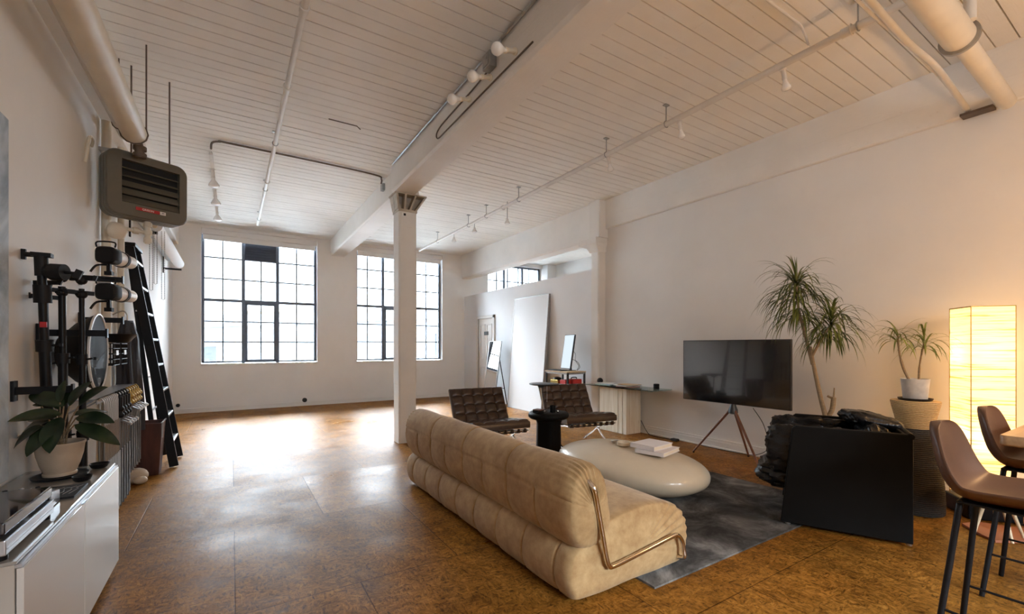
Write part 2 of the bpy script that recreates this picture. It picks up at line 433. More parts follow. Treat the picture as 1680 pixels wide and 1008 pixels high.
W1 = (-.53, 1.68, .99, 3.80); W2 = (2.57, 4.80, .99, 3.80); W3 = (6.20, 8.12, 1.0, 3.76)
b = B(); T = .36
xs = [XL-.3, W1[0], W1[1], W2[0], W2[1], W3[0], W3[1], XN+.2]
for i in range(7):
    if i % 2 == 0: b.box(xs[i], xs[i+1], YF, YF+T, 0, CEIL+.03)
    else:
        w = (W1, W2, W3)[i//2]
        b.box(xs[i], xs[i+1], YF, YF+T, 0, w[2]); b.box(xs[i], xs[i+1], YF, YF+T, w[3], CEIL+.03)
struct(b, 'wall_far', M['wall'])
struct(B().box(XL-.3, XL, YB, YF, 0, CEIL+.03), 'wall_left', M['wall'])
struct(B().box(XR, XR+.2, YB, 5.86, 0, CEIL+.03), 'wall_right', M['wall'])
bx0, bx1, bz0, bz1 = .5, 3.2, 1.2, 3.1
b = B().box(XL-.3, bx0, YB-.2, YB, 0, CEIL+.03).box(bx1, XN, YB-.2, YB, 0, CEIL+.03).box(bx0, bx1, YB-.2, YB, 0, bz0).box(bx0, bx1, YB-.2, YB, bz1, CEIL+.03)
struct(b, 'wall_back', M['wall'])
wb = sroot('added_fill_window', ((bx0+bx1)/2, YB-.1, bz0))  # window added in the unseen back wall to let in fill daylight
f = B()
for k in range(5):
    x = bx0+(bx1-bx0)*k/4; f.box(x-.025, x+.025, YB-.13, YB-.08, bz0, bz1)
for z in (bz0+.02, (bz0+bz1)/2, bz1-.02): f.box(bx0, bx1, YB-.13, YB-.08, z-.025, z+.025)
struct(f, 'window_frame', M['steelwin'], wb)
struct(B().box(bx0, bx1, YB-.108, YB-.104, bz0, bz1), 'window_pane', M['glass'], wb)
# partition with a doorway, open above
PX = 5.45; D0, D1, DH = 9.50, 10.30, 2.06; PT = 2.73
b = B().box(PX, PX+.11, 5.86, D0, 0, PT).box(PX, PX+.11, D1, YF, 0, PT).box(PX, PX+.11, D0, D1, DH, PT)
struct(b, 'wall_partition', M['wall2'])
b = B().box(XN, XN+.2, 5.0, YF, 0, CEIL+.03).box(XR+.2, XN, 5.0, 5.2, 0, CEIL+.03)
struct(b, 'wall_neighbour', M['wall'])
struct(B().box(8.12, 8.449, 10.86, YF-.001, 0, CEIL-.01), 'wall_pier', M['wall'])

# baseboards
struct(B().box(XL, PX, YF-.022, YF, 0, .095).box(XL, PX, YF-.03, YF, 0, .012), 'baseboard_far', M['trim'], None, .004)
struct(B().box(XR-.022, XR, YB, 5.62, 0, .12).box(XR-.030, XR, YB, 5.62, 0, .09).box(XR-.045, XR, YB, 5.62, 0, .02), 'baseboard_right', M['trim'], None, .004)
struct(B().box(XL, XL+.02, YB, YF-.03, 0, .10), 'baseboard_left', M['trim'], None, .004)
struct(B().box(PX-.016, PX, 5.90, D0-.08, 0, .09), 'baseboard_partition', M['trim'], None, .004)

# timber beams
b = B(); 
def beam_box(b, x0a, x1a, ya, x0b, x1b, yb, z0, z1, ch=.025):
    def ring(x0, x1, y): return [(x0, y, z1), (x0, y, z0+ch), (x0+ch, y, z0), (x1-ch, y, z0), (x1, y, z0+ch), (x1, y, z1)]
    b.rings([ring(x0a, x1a, ya), ring(x0b, x1b, yb)], True, True, False)
beam_box(b, 1.82, 2.12, YB, 1.875, 2.205, 6.12, 3.49, CEIL+.01)
struct(b, 'beam_near', M['beam'])
b = B(); beam_box(b, 1.945, 2.275, 6.125, 1.965, 2.305, YF, 3.495, CEIL+.01)
struct(b, 'beam_far', M['beam'])
b = B(); beam_box(b, XR-.055, XR+.05, YB, XR-.055, XR+.05, 5.80, 3.37, CEIL+.01, .012); b.box(XR-.058, XR-.05, YB, 5.8, 3.575, 3.578)
struct(b, 'beam_right', M['beam'])
b = B(); beam_box(b, 5.37, 5.66, 5.84, 5.37, 5.66, YF, 3.22, CEIL+.01, .03)
struct(b, 'beam_opening', M['beam'])
b = B(); beam_box(b, XL-.05, XL+.10, YB, XL-.05, XL+.10, YF, 3.40, CEIL+.01, .015)
struct(b, 'beam_left', M['beam'])

# central post with cast-iron capital
cr = sroot('column_centre', (2.09, 6.18, 0), 'white square timber post standing mid floor under the central beam')
b = B(); ch = .02; x0, x1, y0, y1 = 1.965, 2.215, 6.055, 6.305
def sq(z, e=0): return [(x0+ch-e, y0-e, z), (x1-ch+e, y0-e, z), (x1+e, y0+ch-e, z), (x1+e, y1-ch+e, z), (x1-ch+e, y1+e, z), (x0+ch-e, y1+e, z), (x0-e, y1-ch+e, z), (x0-e, y0+ch-e, z)]
b.rings([sq(0), sq(.82), sq(.825, .004), sq(3.25, .004)], True, True, False)
struct(b, 'column_shaft', M['beam'], cr)
b = B(); b.box(1.955, 2.225, 6.045, 6.315, 3.235, 3.27); b.box(1.90, 2.36, 6.03, 6.33, 3.475, 3.495)
b.rings([[(1.975,6.165,3.27),(2.205,6.165,3.27),(2.205,6.195,3.27),(1.975,6.195,3.27)], [(1.94,6.165,3.475),(2.34,6.165,3.475),(2.34,6.195,3.475),(1.94,6.195,3.475)]], True, True, False)
for xa, xb in ((1.962, 1.930), (2.045, 2.055), (2.125, 2.20), (2.208, 2.345)):
    for yy in (6.05, 6.31):
        yi = 6.175 if yy < 6.2 else 6.185
        t = .014
        vs = [(xa-t, yy, 3.27), (xa+t, yy, 3.27), (xa-t, yi, 3.27), (xa+t, yi, 3.27), (xb-t, yy-(.02 if yy < 6.2 else -.02), 3.475), (xb+t, yy-(.02 if yy < 6.2 else -.02), 3.475), (xb-t, yi, 3.475), (xb+t, yi, 3.475)]
        b.add(vs, [(0,2,3,1),(4,5,7,6),(0,1,5,4),(2,6,7,3),(0,4,6,2),(1,3,7,5)])
struct(b, 'column_capital', M['capital'], cr, .003)
t = thing('sensor_box', 'tiny white sensor box with dark lens at top of the central post', 'sensor', (2.035, 6.05, 3.19))
build(B().box(2.005, 2.065, 6.028, 6.052, 3.16, 3.215), 'housing', M['white'], t, .003)
build(B().box(2.02, 2.05, 6.022, 6.029, 3.172, 3.203), 'lens', M['black'], t)

# post at the end of the partition
cr = sroot('column_partition', (5.40, 5.78, 0), 'white post at the near end of the grey partition')
b = B(); x0, x1, y0, y1 = 5.32, 5.53, 5.66, 5.86; b.rings([sq(0), sq(3.05)], True, True, False)
struct(b, 'column_shaft', M['beam'], cr)
b = B(); b.rings([[(5.31,5.65,2.98),(5.54,5.65,2.98),(5.54,5.87,2.98),(5.31,5.87,2.98)], [(5.26,5.64,3.06),(5.56,5.64,3.06),(5.56,5.90,3.06),(5.26,5.90,3.06)], [(5.22,5.62,3.12),(5.58,5.62,3.12),(5.58,6.05,3.12),(5.22,6.05,3.12)], [(5.22,5.62,3.22),(5.58,5.62,3.22),(5.58,6.15,3.22),(5.22,6.15,3.22)]], True, True, False)
struct(b, 'column_bolster', M['beam'], cr, .008)
b = B(); b.rings([[(5.28,5.60,3.22),(5.50,5.60,3.22),(5.50,5.86,3.22),(5.28,5.86,3.22)], [(5.28,5.60,CEIL),(5.50,5.60,CEIL),(5.50,5.86,CEIL),(5.28,5.86,CEIL)]], True, True, False)
struct(b, 'column_head_block', M['beam'], cr, .01)

# ------------------------------------------------------------------ windows
def window(name, W, xcols, zrows, mid, louver=False, blind=True, cas=True, label=None):
    yy = YF+.15; r = sroot(name, ((W[0]+W[1])/2, yy, W[2]), label)
    x0, x1, z0, z1 = W
    f = B(); fw = .05
    f.box(x0, x0+fw, yy, yy+.06, z0+.02, z1).box(x1-fw, x1, yy, yy+.06, z0+.02, z1).box(x0, x1, yy, yy+.06, z0+.02, z0+.055).box(x0, x1, yy, yy+.06, z1-.05, z1)
    for xm in mid: f.box(xm-.032, xm+.032, yy-.005, yy+.06, z0, z1)
    zm = zrows[len(zrows)//2]
    f.box(x0, x1, yy-.003, yy+.06, zm-.03, zm+.03)
    struct(f, 'window_frame', M['steelwin'], r, .004)
    m = B()
    for xc in xcols: m.box(xc-.014, xc+.014, yy+.01, yy+.045, z0+.03, z1)
    for zr in zrows: m.box(x0, x1, yy+.012, yy+.043, zr-.014, zr+.014)
    struct(m, 'glazing_bars', M['steelwin'], r)
    struct(B().box(x0+.02, x1-.02, yy+.026, yy+.030, z0+.03, z1-.02), 'window_pane', M['glass'], r)
    if cas:
        c = B(); a0, a1 = mid[0]+.032, mid[1]-.032; c0, c1 = z0+.03, zm-.03
        c.box(a0, a0+.045, yy-.02, yy+.02, c0, c1).box(a1-.045, a1, yy-.02, yy+.02, c0, c1).box(a0, a1, yy-.02, yy+.02, c0, c0+.05).box(a0, a1, yy-.02, yy+.02, c1-.05, c1)
        cs = struct(c, 'casement_sash', M['steelwin'], r, .003)
        struct(B().box(a0+.012, a0+.030, yy-.05, yy-.02, 1.33, 1.36).box(a0+.014, a0+.026, yy-.055, yy-.042, 1.25, 1.36), 'sash_handle', M['steelwin'], cs)
    if louver:
        l = B(); a0, a1 = mid[0]+.03, mid[1]-.03
        l.box(a0, a1, yy+.0, yy+.03, 3.24, 3.62)
        for k in range(6):
            z = 3.262+k*.056; l.cbox(((a0+a1)/2, yy-.014, z+.02), a1-a0-.02, .008, .055, (.6, 0, 0))
        l.box(a0, a1, yy-.03, yy+.03, 3.22, 3.25)
        struct(l, 'vent_louver', M['louver'], r)
    if blind:
        bl = B(); yb = YF+.07
        bl.box(x0+.005, x1-.005, yb-.055, yb+.055, z1-.115, z1-.002)
        bb = struct(bl, 'blind_cassette', M['blind'], r, .01)
        struct(B().box(x0+.03, x1-.03, yb-.01, yb-.004, z1-.205, z1-.11).box(x0+.03, x1-.03, yb-.018, yb+.006, z1-.222, z1-.198), 'blind_cloth', M['blind'], r)
    s = B().box(x0-.005, x1+.005, YF-.02, yy+.01, z0-.035, z0+.004)
    struct(s, 'window_sill', M['trim'], r, .005)
    return r
zr1 = [1.45, 1.885, 2.335, 2.79, 3.235]
window('window_1', W1, [-.157, .551, 1.263], zr1, [.217, .876], louver=True, label='left tall steel window with a dark vent louver at its top')
window('window_2', W2, [2.86, 3.59, 4.40], [1.47, 1.905, 2.36, 2.81, 3.265], [3.245, 4.10], label='right tall steel window half hidden behind the central post')
window('window_3', W3, [6.58, 6.96, 7.34, 7.72], [1.45, 1.9, 2.35, 2.8, 3.29], [6.83, 7.48], blind=False, cas=False, label='window of the neighbouring room seen over the partition')
# ------------------------------------------------------------------ door in the partition
dr = sroot('door_1', (PX, (D0+D1)/2, 0), 'white panelled door with a small dark plaque beside the far corner')
f = B(); f.box(PX-.025, PX+.12, D0-.075, D0, 0, DH+.075).box(PX-.025, PX+.12, D1, D1+.075, 0, DH+.075).box(PX-.025, PX+.12, D0-.075, D1+.075, DH, DH+.075)
struct(f, 'door_frame', M['trim'], dr, .006)
d = B(); xd = PX+.012; d.box(xd, xd+.04, D0, D1, .008, DH)
for (a0, a1) in ((D0+.10, D0+.36), (D0+.44, D1-.10)):
    for (z0, z1) in ((.15, .85), (1.0, 1.92)):
        d.box(xd-.010, xd+.01, a0, a1, z0, z0+.03).box(xd-.010, xd+.01, a0, a1, z1-.03, z1).box(xd-.010, xd+.01, a0, a0+.03, z0, z1).box(xd-.010, xd+.01, a1-.03, a1, z0, z1)
lf = struct(d, 'door_leaf', M['trim'], dr, .004)
struct(B().tube([(xd, D0+.06, .98), (xd-.05, D0+.06, .98)], .010, 10).ell((xd-.065, D0+.06, .98), .026, .026, .026), 'door_knob', M['silver'], lf)
struct(B().box(xd-.012, xd, 9.78, 9.99, 1.64, 1.73), 'door_plaque', M['black'], lf, .003)

# ------------------------------------------------------------------ outdoors seen through the panes (pale, overcast)
b = B().box(-60, 90, YF+3, 140, -5.2, -5.0)
tag(build(b, 'ground_outside', M['extg']), 'pale overcast yard beyond the windows', None, None, 'structure')
b = B(); b.rings([[(-30, 30, -.6), (-30, 36, -.6), (-30, 36, .45), (-30, 30, .45)], [(45, 30, 4.5), (45, 36, 4.5), (45, 36, 5.6), (45, 30, 5.6)]], True, True, False)
for k in range(9):
    x = -26+k*8; zz = (x+30)/75*5.1-.6; b.box(x, x+1.2, 32, 34, -5, zz+.2)
ov = thing('road_overpass', 'pale concrete overpass rising to the right outside the windows', 'overpass', (7, 33, -5))
build(b, 'deck', M['extc'], ov)
b = B(); b.rings([[(-30, 29.9, .45), (-30, 30.1, .45), (-30, 30.1, 1.1), (-30, 29.9, 1.1)], [(45, 29.9, 5.6), (45, 30.1, 5.6), (45, 30.1, 6.3), (45, 29.9, 6.3)]], True, True, False)
build(b, 'parapet', M['extw'], ov)
wh = thing('warehouse', 'long white warehouse with a blue upper band far outside the windows', 'building', (6, 50, -5))
build(B().box(-7, 22, 45.2, 55, -5, 3.5), 'wall', M['extw'], wh)
build(B().box(3.72, 22, 45.0, 55, 3.56, 4.32), 'roof_band', M['extb'], wh)
sg = thing('billboard_sign', 'teal and yellow billboard on the white warehouse roof outside the left window', 'sign', (2.3, 44.8, 3.2))
build(B().box(1.0, 3.68, 44.7, 44.9, 3.26, 4.42), 'sign_board', M['exty'], sg)
build(B().box(1.0, 3.40, 44.6, 44.72, 3.66, 4.22), 'sign_panel', M['extt'], sg)
b = B()
for z, a, c in ((4.02, 1.75, 3.0), (3.84, 1.6, 3.1)):
    x = a; rr = random.Random(5)
    while x < c: w = rr.uniform(.05, .13); b.box(x, x+w, 44.56, 44.61, z-.045, z+.045); x += w+.05
build(b, 'sign_lettering', M['extw'], sg)
# ================================================================== SOFA
def suede_body(prof, y0, y1, seams, ny=430, R=.10, shrink=.16, pleats=None, puff=.008, midseam=None):
    """Closed XZ profile swept along Y with domed ends, stitched channels and gathered end pleats."""
    P = closed_arc([(x, 0, z) for x, z in prof], 9); n = len(P)
    cx = sum(p.x for p in P)/n; cz = sum(p.z for p in P)/n
    rs = []; L = y1-y0
    ys = [y0+L*(.5-.5*math.cos(PI*i/ny))*0 + L*i/ny for i in range(ny+1)]
    fine = [k*R/14 for k in range(14)]
    ys = [y0+d for d in fine] + [y for y in ys if y0+R < y < y1-R] + [y1-d for d in reversed(fine)]
    for y in ys:
        d = min(y-y0, y1-y); t = max(0, 1-d/R); sc = 1-shrink*(1-math.sqrt(max(0, 1-t*t)))
        ring = []
        for k, p in enumerate(P):
            nx, nz = p.x-cx, p.z-cz; l = math.hypot(nx, nz); nx /= l; nz /= l
            off = 0
            for (sy, za, zb, side) in seams:
                if za <= p.z <= zb and (side == 0 or (side < 0 and p.x < cx+.04) or (side > 0 and p.x > cx)):
                    q = abs(y-sy); off -= .0105*math.exp(-(q/.0065)**2) + .0045*math.exp(-q/.05)
            if midseam and p.x < cx: off -= .008*math.exp(-((p.z-midseam)/.006)**2)
            off += .006*noise.noise(Vector((p.x*5, y*4, p.z*6)))
            if pleats:
                a = math.atan2(p.z-cz, p.x-cx)
                for (a0, wd, amp, fr, dep) in pleats:
                    q = math.exp(-((a-a0)/wd)**2)*math.exp(-d/dep)
                    off += amp*q*math.sin(a*fr+1.3*math.sin(a*7))
            ring.append(Vector((cx+(p.x-cx)*sc+nx*off, y, cz+(p.z-cz)*sc+nz*off)))
        rs.append(ring)
    b = B()
    def inner(ring, y, sg):
        out = []
        for f, dy in ((.8, .012), (.55, .022), (.28, .028)):
            rr = []
            for k, p in enumerate(ring):
                a = math.atan2(p.z-cz, p.x-cx); w = 0
                if pleats:
                    for (a0, wd, amp, fr, dep) in pleats: w += amp*.8*math.exp(-((a-a0)/wd)**2)*math.sin(a*fr+1.3*math.sin(a*7))*f
                rr.append(Vector((cx+(p.x-cx)*f, y+sg*(dy+w), cz+(p.z-cz)*f)))
            out.append(rr)
        return out
    A = inner(rs[0], y0, -1); Z = inner(rs[-1], y1, 1)
    b.rings(list(reversed(A)) + rs + Z)
    # profile orientation may be reversed
    return b
Y0, Y1 = 1.765, 4.30
sofa = thing('sofa', 'long low sand suede sofa with channel-stitched back and a bent chrome rail on its end', 'sofa', (1.95, 3.03, 0))
base_p = [(1.54,.024),(1.48,.05),(1.455,.15),(1.48,.255),(1.55,.305),(1.75,.40),(2.0,.435),(2.2,.42),(2.34,.36),(2.415,.26),(2.42,.14),(2.37,.04),(2.25,.024),(1.9,.024)]
back_p = [(1.60,.265),(1.51,.30),(1.455,.40),(1.445,.52),(1.46,.63),(1.51,.705),(1.585,.735),(1.665,.705),(1.715,.62),(1.74,.50),(1.75,.38),(1.71,.30)]
sp = .312
base_s = [(Y0+.14+sp*k, 0, .30, 0) for k in range(9)] 
back_s = [(Y0+.30+sp*k, 0, .55, -1) for k in range(8)] + [(Y0+.62+2*sp*k, .5, .80, 0) for k in range(4)]
build(suede_body(base_p, Y0, Y1, base_s, pleats=[(.35, .5, .010, 46, .07)], shrink=.07, R=.07), 'seat_base', M['suede'], sofa)
build(suede_body(back_p, Y0-.015, Y1+.015, back_s, pleats=[(1.45, .9, .011, 44, .10), (-1.2, .5, .004, 40, .06)], shrink=.22, R=.11, midseam=.555), 'backrest', M['suede'], sofa)
rail = [(1.565,.66),(1.575,.625),(1.60,.54),(1.635,.385),(1.665,.25),(1.685,.195),(1.73,.182),(1.97,.206),(2.19,.230),(2.245,.225),(2.285,.185),(2.30,.13),(2.30,.07)]
for yy, ye in ((Y0-.05, Y0+.03), (Y1+.05, Y1-.03)):
    pts = [(1.565, ye, .67)] + [(x, yy, z) for x, z in rail[1:-1]] + [(2.30, yy, .08), (2.30, ye, .07)]
    build(B().tube(arc(pts, 6), .0135, 12), 'side_rail', M['chromew'], sofa)

# ================================================================== RUG, PEBBLE TABLE
b = B(); 
x0, x1, y0, y1 = 1.99, 4.34, 1.67, 3.78
one(B().grid(60, 60, lambda u, v: Vector((x0+(x1-x0)*u, y0+(y1-y0)*v, .012+.003*noise.noise(Vector((u*40, v*40, 0)))))).box(x0, x1, y0, y1, 0, .011), 'rug', M['rug'], 'mottled slate grey rug spread between the sofa and the black armchair', 'rug')
ct = thing('coffee_table', 'large cream pebble-shaped coffee table standing on the grey rug', 'coffee table', (3.25, 3.10, .012))
b = B(); rs = []; a_, b_, rot = .50, .785, .04; nn = 72
for i in range(1, 40):
    ph = -PI/2+PI*i/40
    r = abs(math.cos(ph))**(2/2.5); z = .21+.182*sgnpow(math.sin(ph), 2/2.3)
    ring = []
    for k in range(nn):
        th = 2*PI*k/nn; x = a_*sgnpow(math.cos(th), 2/2.3)*r; y = b_*sgnpow(math.sin(th), 2/2.3)*r
        ring.append((3.24+x*math.cos(rot)-y*math.sin(rot), 3.05+x*math.sin(rot)+y*math.cos(rot), z))
    rs.append(ring)
b.rings(rs); build(b, 'table_body', M['stone'], ct)
b = B(); b.lathe([(.24, .0165), (.26, .03), (.26, .06)], (3.25, 3.10, 0), 48)
for i, p in enumerate(b.v): b.v[i] = (p[0], 3.10+(p[1]-3.10)*1.7, p[2])
build(b, 'plinth', M['white'], ct)
def book(name, c, sx, sy, h, rz, cover, label, cat='book', group=None):
    t = thing(name, label, cat, c, rz, group)
    build(B().box(-sx/2, sx/2, -sy/2, sy/2, 0, .004).box(-sx/2, sx/2, -sy/2, sy/2, h-.004, h).box(-sx/2, -sx/2+.004, -sy/2, sy/2, 0, h), 'cover', cover, t, .001, True)
    build(B().box(-sx/2+.006, sx/2-.006, -sy/2+.006, sy/2-.006, .004, h-.004), 'pages', M['page'], t, 0, True)
    return t
zt = .3925
book('coffee_table_book', (3.28, 2.72, zt), .34, .27, .035, .25, M['bookw'], 'lower cream coffee-table book lying on the pebble table')
book('coffee_table_book', (3.27, 2.78, zt+.0355), .30, .25, .038, .12, M['bookw'], 'upper white book stacked on another book on the pebble table')
dsh = thing('stone_dish', 'small cream stone dish beside the books on the pebble table', 'dish', (3.19, 3.05, zt))
build(B().lathe([(.045, 0), (.062, .012), (.064, .042), (.056, .042), (.052, .018), (.001, .014)], (3.19, 3.05, zt), 32), 'bowl', M['stone'], dsh)
one(B().tube([(3.24+.045*math.cos(t*.35), 3.20+.035*math.sin(t*.35), zt+.012+.006*math.sin(t*1.1)) for t in range(18)], .006, 8, loop=True), 'silver_bangle', M['silver'], 'thin silver ring lying behind the stone dish on the pebble table', 'ring')

# ================================================================== QUILTED LEATHER CHAIRS
def cushion(nx, ny, w, l, t, tuft=.026, m=10):
    """Tufted pad: top quilted nx x ny, box sides."""
    b = B(); NU, NV = nx*m, ny*m
    def top(u, v):
        a = abs(math.sin(PI*u*nx)); c = abs(math.sin(PI*v*ny)); e = min(u, 1-u, v, 1-v)
        h = t/2 - tuft + tuft*(a*c)**.42 - (.5*tuft if e < .001 else 0)
        bt = 0
        return Vector(((u-.5)*w, (v-.5)*l, h))
    b.grid(NU, NV, top)
    b.grid(NU, NV, lambda u, v: Vector(((u-.5)*w, (.5-v)*l, -t/2)))
    edge = [((u/NU-.5)*w, -l/2) for u in range(NU)] + [(w/2, (v/NV-.5)*l) for v in range(NV)] + [((.5-u/NU)*w, l/2) for u in range(NU)] + [(-w/2, (.5-v/NV)*l) for v in range(NV)]
    ht = t/2-1.5*tuft
    b.rings([[Vector((x, y, -t/2)) for x, y in edge], [Vector((x*1.012, y*1.012, -t*.25)) for x, y in edge], [Vector((x*1.012, y*1.012, ht*.6)) for x, y in edge], [Vector((x, y, ht)) for x, y in edge]], True, False, True)
    return b
def tf(b, Mx): b.v = [tuple(Mx @ Vector(p)) for p in b.v]; return b
lc = thing('lounge_chair', 'quilted brown leather lounge chair just behind the sofa, left of the black side table', 'armchair', (2.71, 4.88, 0), math.radians(-5), 'pair of quilted lounge chairs')
seatM = Matrix.Translation((0, -.125, .395)) @ Matrix.Rotation(math.radians(-7), 4, 'X')
so = build(tf(cushion(5, 4, .74, .60, .115), seatM), 'seat_cushion', M['leather'], lc, 0, True)
backM = Matrix.Translation((0, .255, .585)) @ Matrix.Rotation(math.radians(62), 4, 'X')
bo = build(tf(cushion(5, 4, .74, .48, .10), backM), 'back_cushion', M['leather'], lc, 0, True)
for par, Mx, (nx, ny, w, l, t) in ((so, seatM, (5, 4, .74, .60, .115)), (bo, backM, (5, 4, .74, .48, .10))):
    for i in range(1, nx):
        for j in range(1, ny): build(B().ell(Mx @ Vector(((i/nx-.5)*w, (j/ny-.5)*l, t/2-.016)), .009, .009, .007, 8), 'button', M['leather'], par, 0, True)
for sx in (-1, 1):
    x = sx*.355
    long_ = arc([(x, .43, .79), (x, .33, .60), (x, .20, .42), (x, .02, .235), (x, -.16, .10), (x, -.36, .008)], 6)
    short = arc([(x, -.43, .345), (x, -.30, .33), (x, -.15, .285), (x, .0, .21), (x, .14, .12), (x, .33, .008)], 6)
    b = B(); b.tube(long_, .013, 4, sq=True); b.tube(short, .013, 4, sq=True)
    b.box(x-.02, x+.02, -.40, -.34, 0, .010).box(x-.02, x+.02, .30, .36, 0, .010)
    build(b, 'side_frame', M['chrome'], lc, 0, True)
for p in ((-.42, .345), (-.02, .268), (.32, .60), (.425, .775)): build(B().cyl((-.355, p[0], p[1]), (.355, p[0], p[1]), .009, n=10), 'cross_bar', M['chrome'], lc, 0, True)
for k in range(8):
    x = -.30+.6*k/7
    pts = [(x, -.44, .345), (x, -.425, .325), (x, -.30, .318), (x, -.02, .288), (x, .14, .30)]
    b = B()
    for a, c in zip(pts[:-1], pts[1:]): b.bar(a, c, .045, .012)
    b.bar((x, -.44, .335), (x, -.435, .372), .045, .012)
    build(b, 'strap', M['leather'], lc, 0, True)
dup(lc, (4.01, 4.72, 0), math.radians(-10), 'quilted brown leather lounge chair in front of the metal shelf, right of the side table')

# ================================================================== BLACK SIDE TABLE
SX, SY = 3.335, 4.44
st = thing('side_table', 'black round pedestal side table between the two quilted leather chairs', 'side table', (SX, SY, 0))
build(B().lathe([(.225, .46), (.247, .475), (.255, .50), (.247, .525), (.225, .54), (.001, .54)], (SX, SY, 0), 48), 'tabletop', M['slate'], st)
build(B().lathe([(.185, 0), (.185, .035), (.175, .05), (.155, .06), (.15, .40), (.17, .46)], (SX, SY, 0), 64, None, 6, .06), 'pedestal', M['slate'], st)
tl = thing('table_lamp', 'slim chrome table lamp with a flat dark disc shade on the black side table', 'lamp', (SX-.05, SY+.06, .54))
lx, ly = SX-.05, SY+.06
build(B().lathe([(.055, .541), (.055, .55), (.02, .556), (.001, .556)], (lx, ly, 0), 28), 'base', M['chrome'], tl)
build(B().tube(arc([(lx, ly, .55), (lx-.004, ly, .66), (lx-.02, ly, .76), (lx-.03, ly, .862)], 6), .010, 10), 'stem', M['chrome'], tl)
build(B().lathe([(.001, .868), (.04, .866), (.17, .872), (.185, .882), (.18, .890), (.08, .898), (.001, .902)], (lx+.02, ly, 0), 40).lathe([(.035, .84), (.045, .866), (.001, .868)], (lx-.02, ly, 0), 20), 'shade', M['hub'], tl)
build(B().tube([(lx+.07, ly, .872), (lx+.072, ly, .70), (lx+.07, ly, .655)], .003, 6), 'pull_rod', M['silver'], tl)
cu = thing('candle_cup', 'small black glass candle cup on the black side table', 'candle', (SX+.01, SY-.07, .541))
build(B().lathe([(.034, 0), (.036, .004), (.036, .085), (.032, .085), (.032, .03), (.001, .028)], (SX+.01, SY-.07, .541), 28), 'cup', M['slate'], cu)
build(B().cyl((SX+.01, SY-.07, .57), (SX+.01, SY-.07, .605), .031), 'wax', M['black'], cu)
bxt = thing('coaster_stack', 'small stack of brown coasters at the left edge of the black side table', 'coasters', (SX-.17, SY-.02, .541))
for k in range(3):
    build(B().cbox((SX-.17, SY-.02, .549+k*.016), .10, .10, .013, (0, 0, .2*k)), 'coaster', M['walnut'] if k == 2 else M['slate'], bxt, .002)
one(B().ell((SX+.045, SY-.125, .556), .016, .016, .015, 14), 'steel_ball', M['chrome'], 'tiny polished steel ball in front of the candle cup', 'ornament')

# ================================================================== GLASS DESK
gd = thing('console_table', 'glass-topped console on a pale travertine slab base against the right wall', 'console table', (5.25, 5.05, 0))
b = B().box(5.10, 5.42, 5.0, 5.40, 0, .70).box(5.10, 5.42, 4.90, 4.985, 0, .70).box(5.10, 5.42, 4.82, 4.89, 0, .70).box(5.115, 5.405, 4.85, 5.3, .002, .695)
build(b, 'travertine_base', M['trav'], gd, .004)
build(B().box(5.00, 5.44, 4.25, 5.645, .712, .727), 'glass_top', M['deskglass'], gd, .002)
build(B().box(5.08, 5.14, 4.62, 4.86, .70, .712), 'spacer_block', M['page'], gd)
one(B().ell((5.27, 5.57, .775), .05, .05, .048, 24).lathe([(.03, .7275), (.032, .733)], (5.27, 5.57, 0), 24), 'round_speaker', M['blackm'], 'small round black speaker at the far end of the glass console', 'speaker')
cyl = thing('canister', 'small black cylinder canister at the near end of the glass console', 'canister', (5.28, 4.40, .7275))
build(B().lathe([(.040, .7275), (.042, .73), (.042, .765), (.039, .767), (.042, .769), (.042, .80), (.03, .803), (.001, .803)], (5.28, 4.40, 0), 28), 'body', M['blackm'], cyl)
mags = [(5.22, 4.98, 'pink', (.72,.42,.36), .10), (5.20, 5.02, 'cream', (.75,.70,.60), -.1), (5.23, 4.95, 'pale grey', (.62,.62,.64), .05), (5.20, 4.93, 'tan', (.55,.38,.22), .25)]
for k, (x, y, nm, c, rz) in enumerate(mags):
    t = thing('magazine', f'{nm} magazine, {("bottom","second","third","top")[k]} of the near pile on the glass console', 'magazine', (x, y-.08, .7275+k*.0105), rz, 'magazines on the glass console')
    build(B().box(-.11, .11, -.145, .145, 0, .010), 'leaves', mat('magazine_'+nm.replace(' ', '_'), c, .5), t, .001, True)
for k, (x, y, nm, c, rz) in enumerate([(5.18, 5.33, 'pale green', (.42,.60,.52), .2), (5.22, 5.28, 'blue grey', (.40,.48,.55), -.15), (5.24, 5.42, 'white', (.75,.75,.74), .4)]):
    t = thing('magazine', f'{nm} magazine, {("bottom","middle","top")[k]} of the pile near the round speaker on the glass console', 'magazine', (x, y, .7275+k*.0075), rz, 'magazines on the glass console')
    build(B().box(-.11, .11, -.145, .145, 0, .007), 'leaves', mat('magazine_'+nm.replace(' ', '_'), c, .5), t, .001, True)
one(B().tube(arc([(5.40, 4.80, .20), (5.43, 4.72, .05), (5.38, 4.60, .008), (5.34, 4.40, .008), (5.36, 4.195, .012)], 8), .005, 8), 'power_cable', M['rubber'], 'thin black cable on the floor by the travertine base', 'cable')
one(B().cbox((5.36, 4.14, .018), .07, .10, .034), 'power_adapter', M['rubber'], 'black power adapter on the floor under the glass console', 'adapter', None, .006)

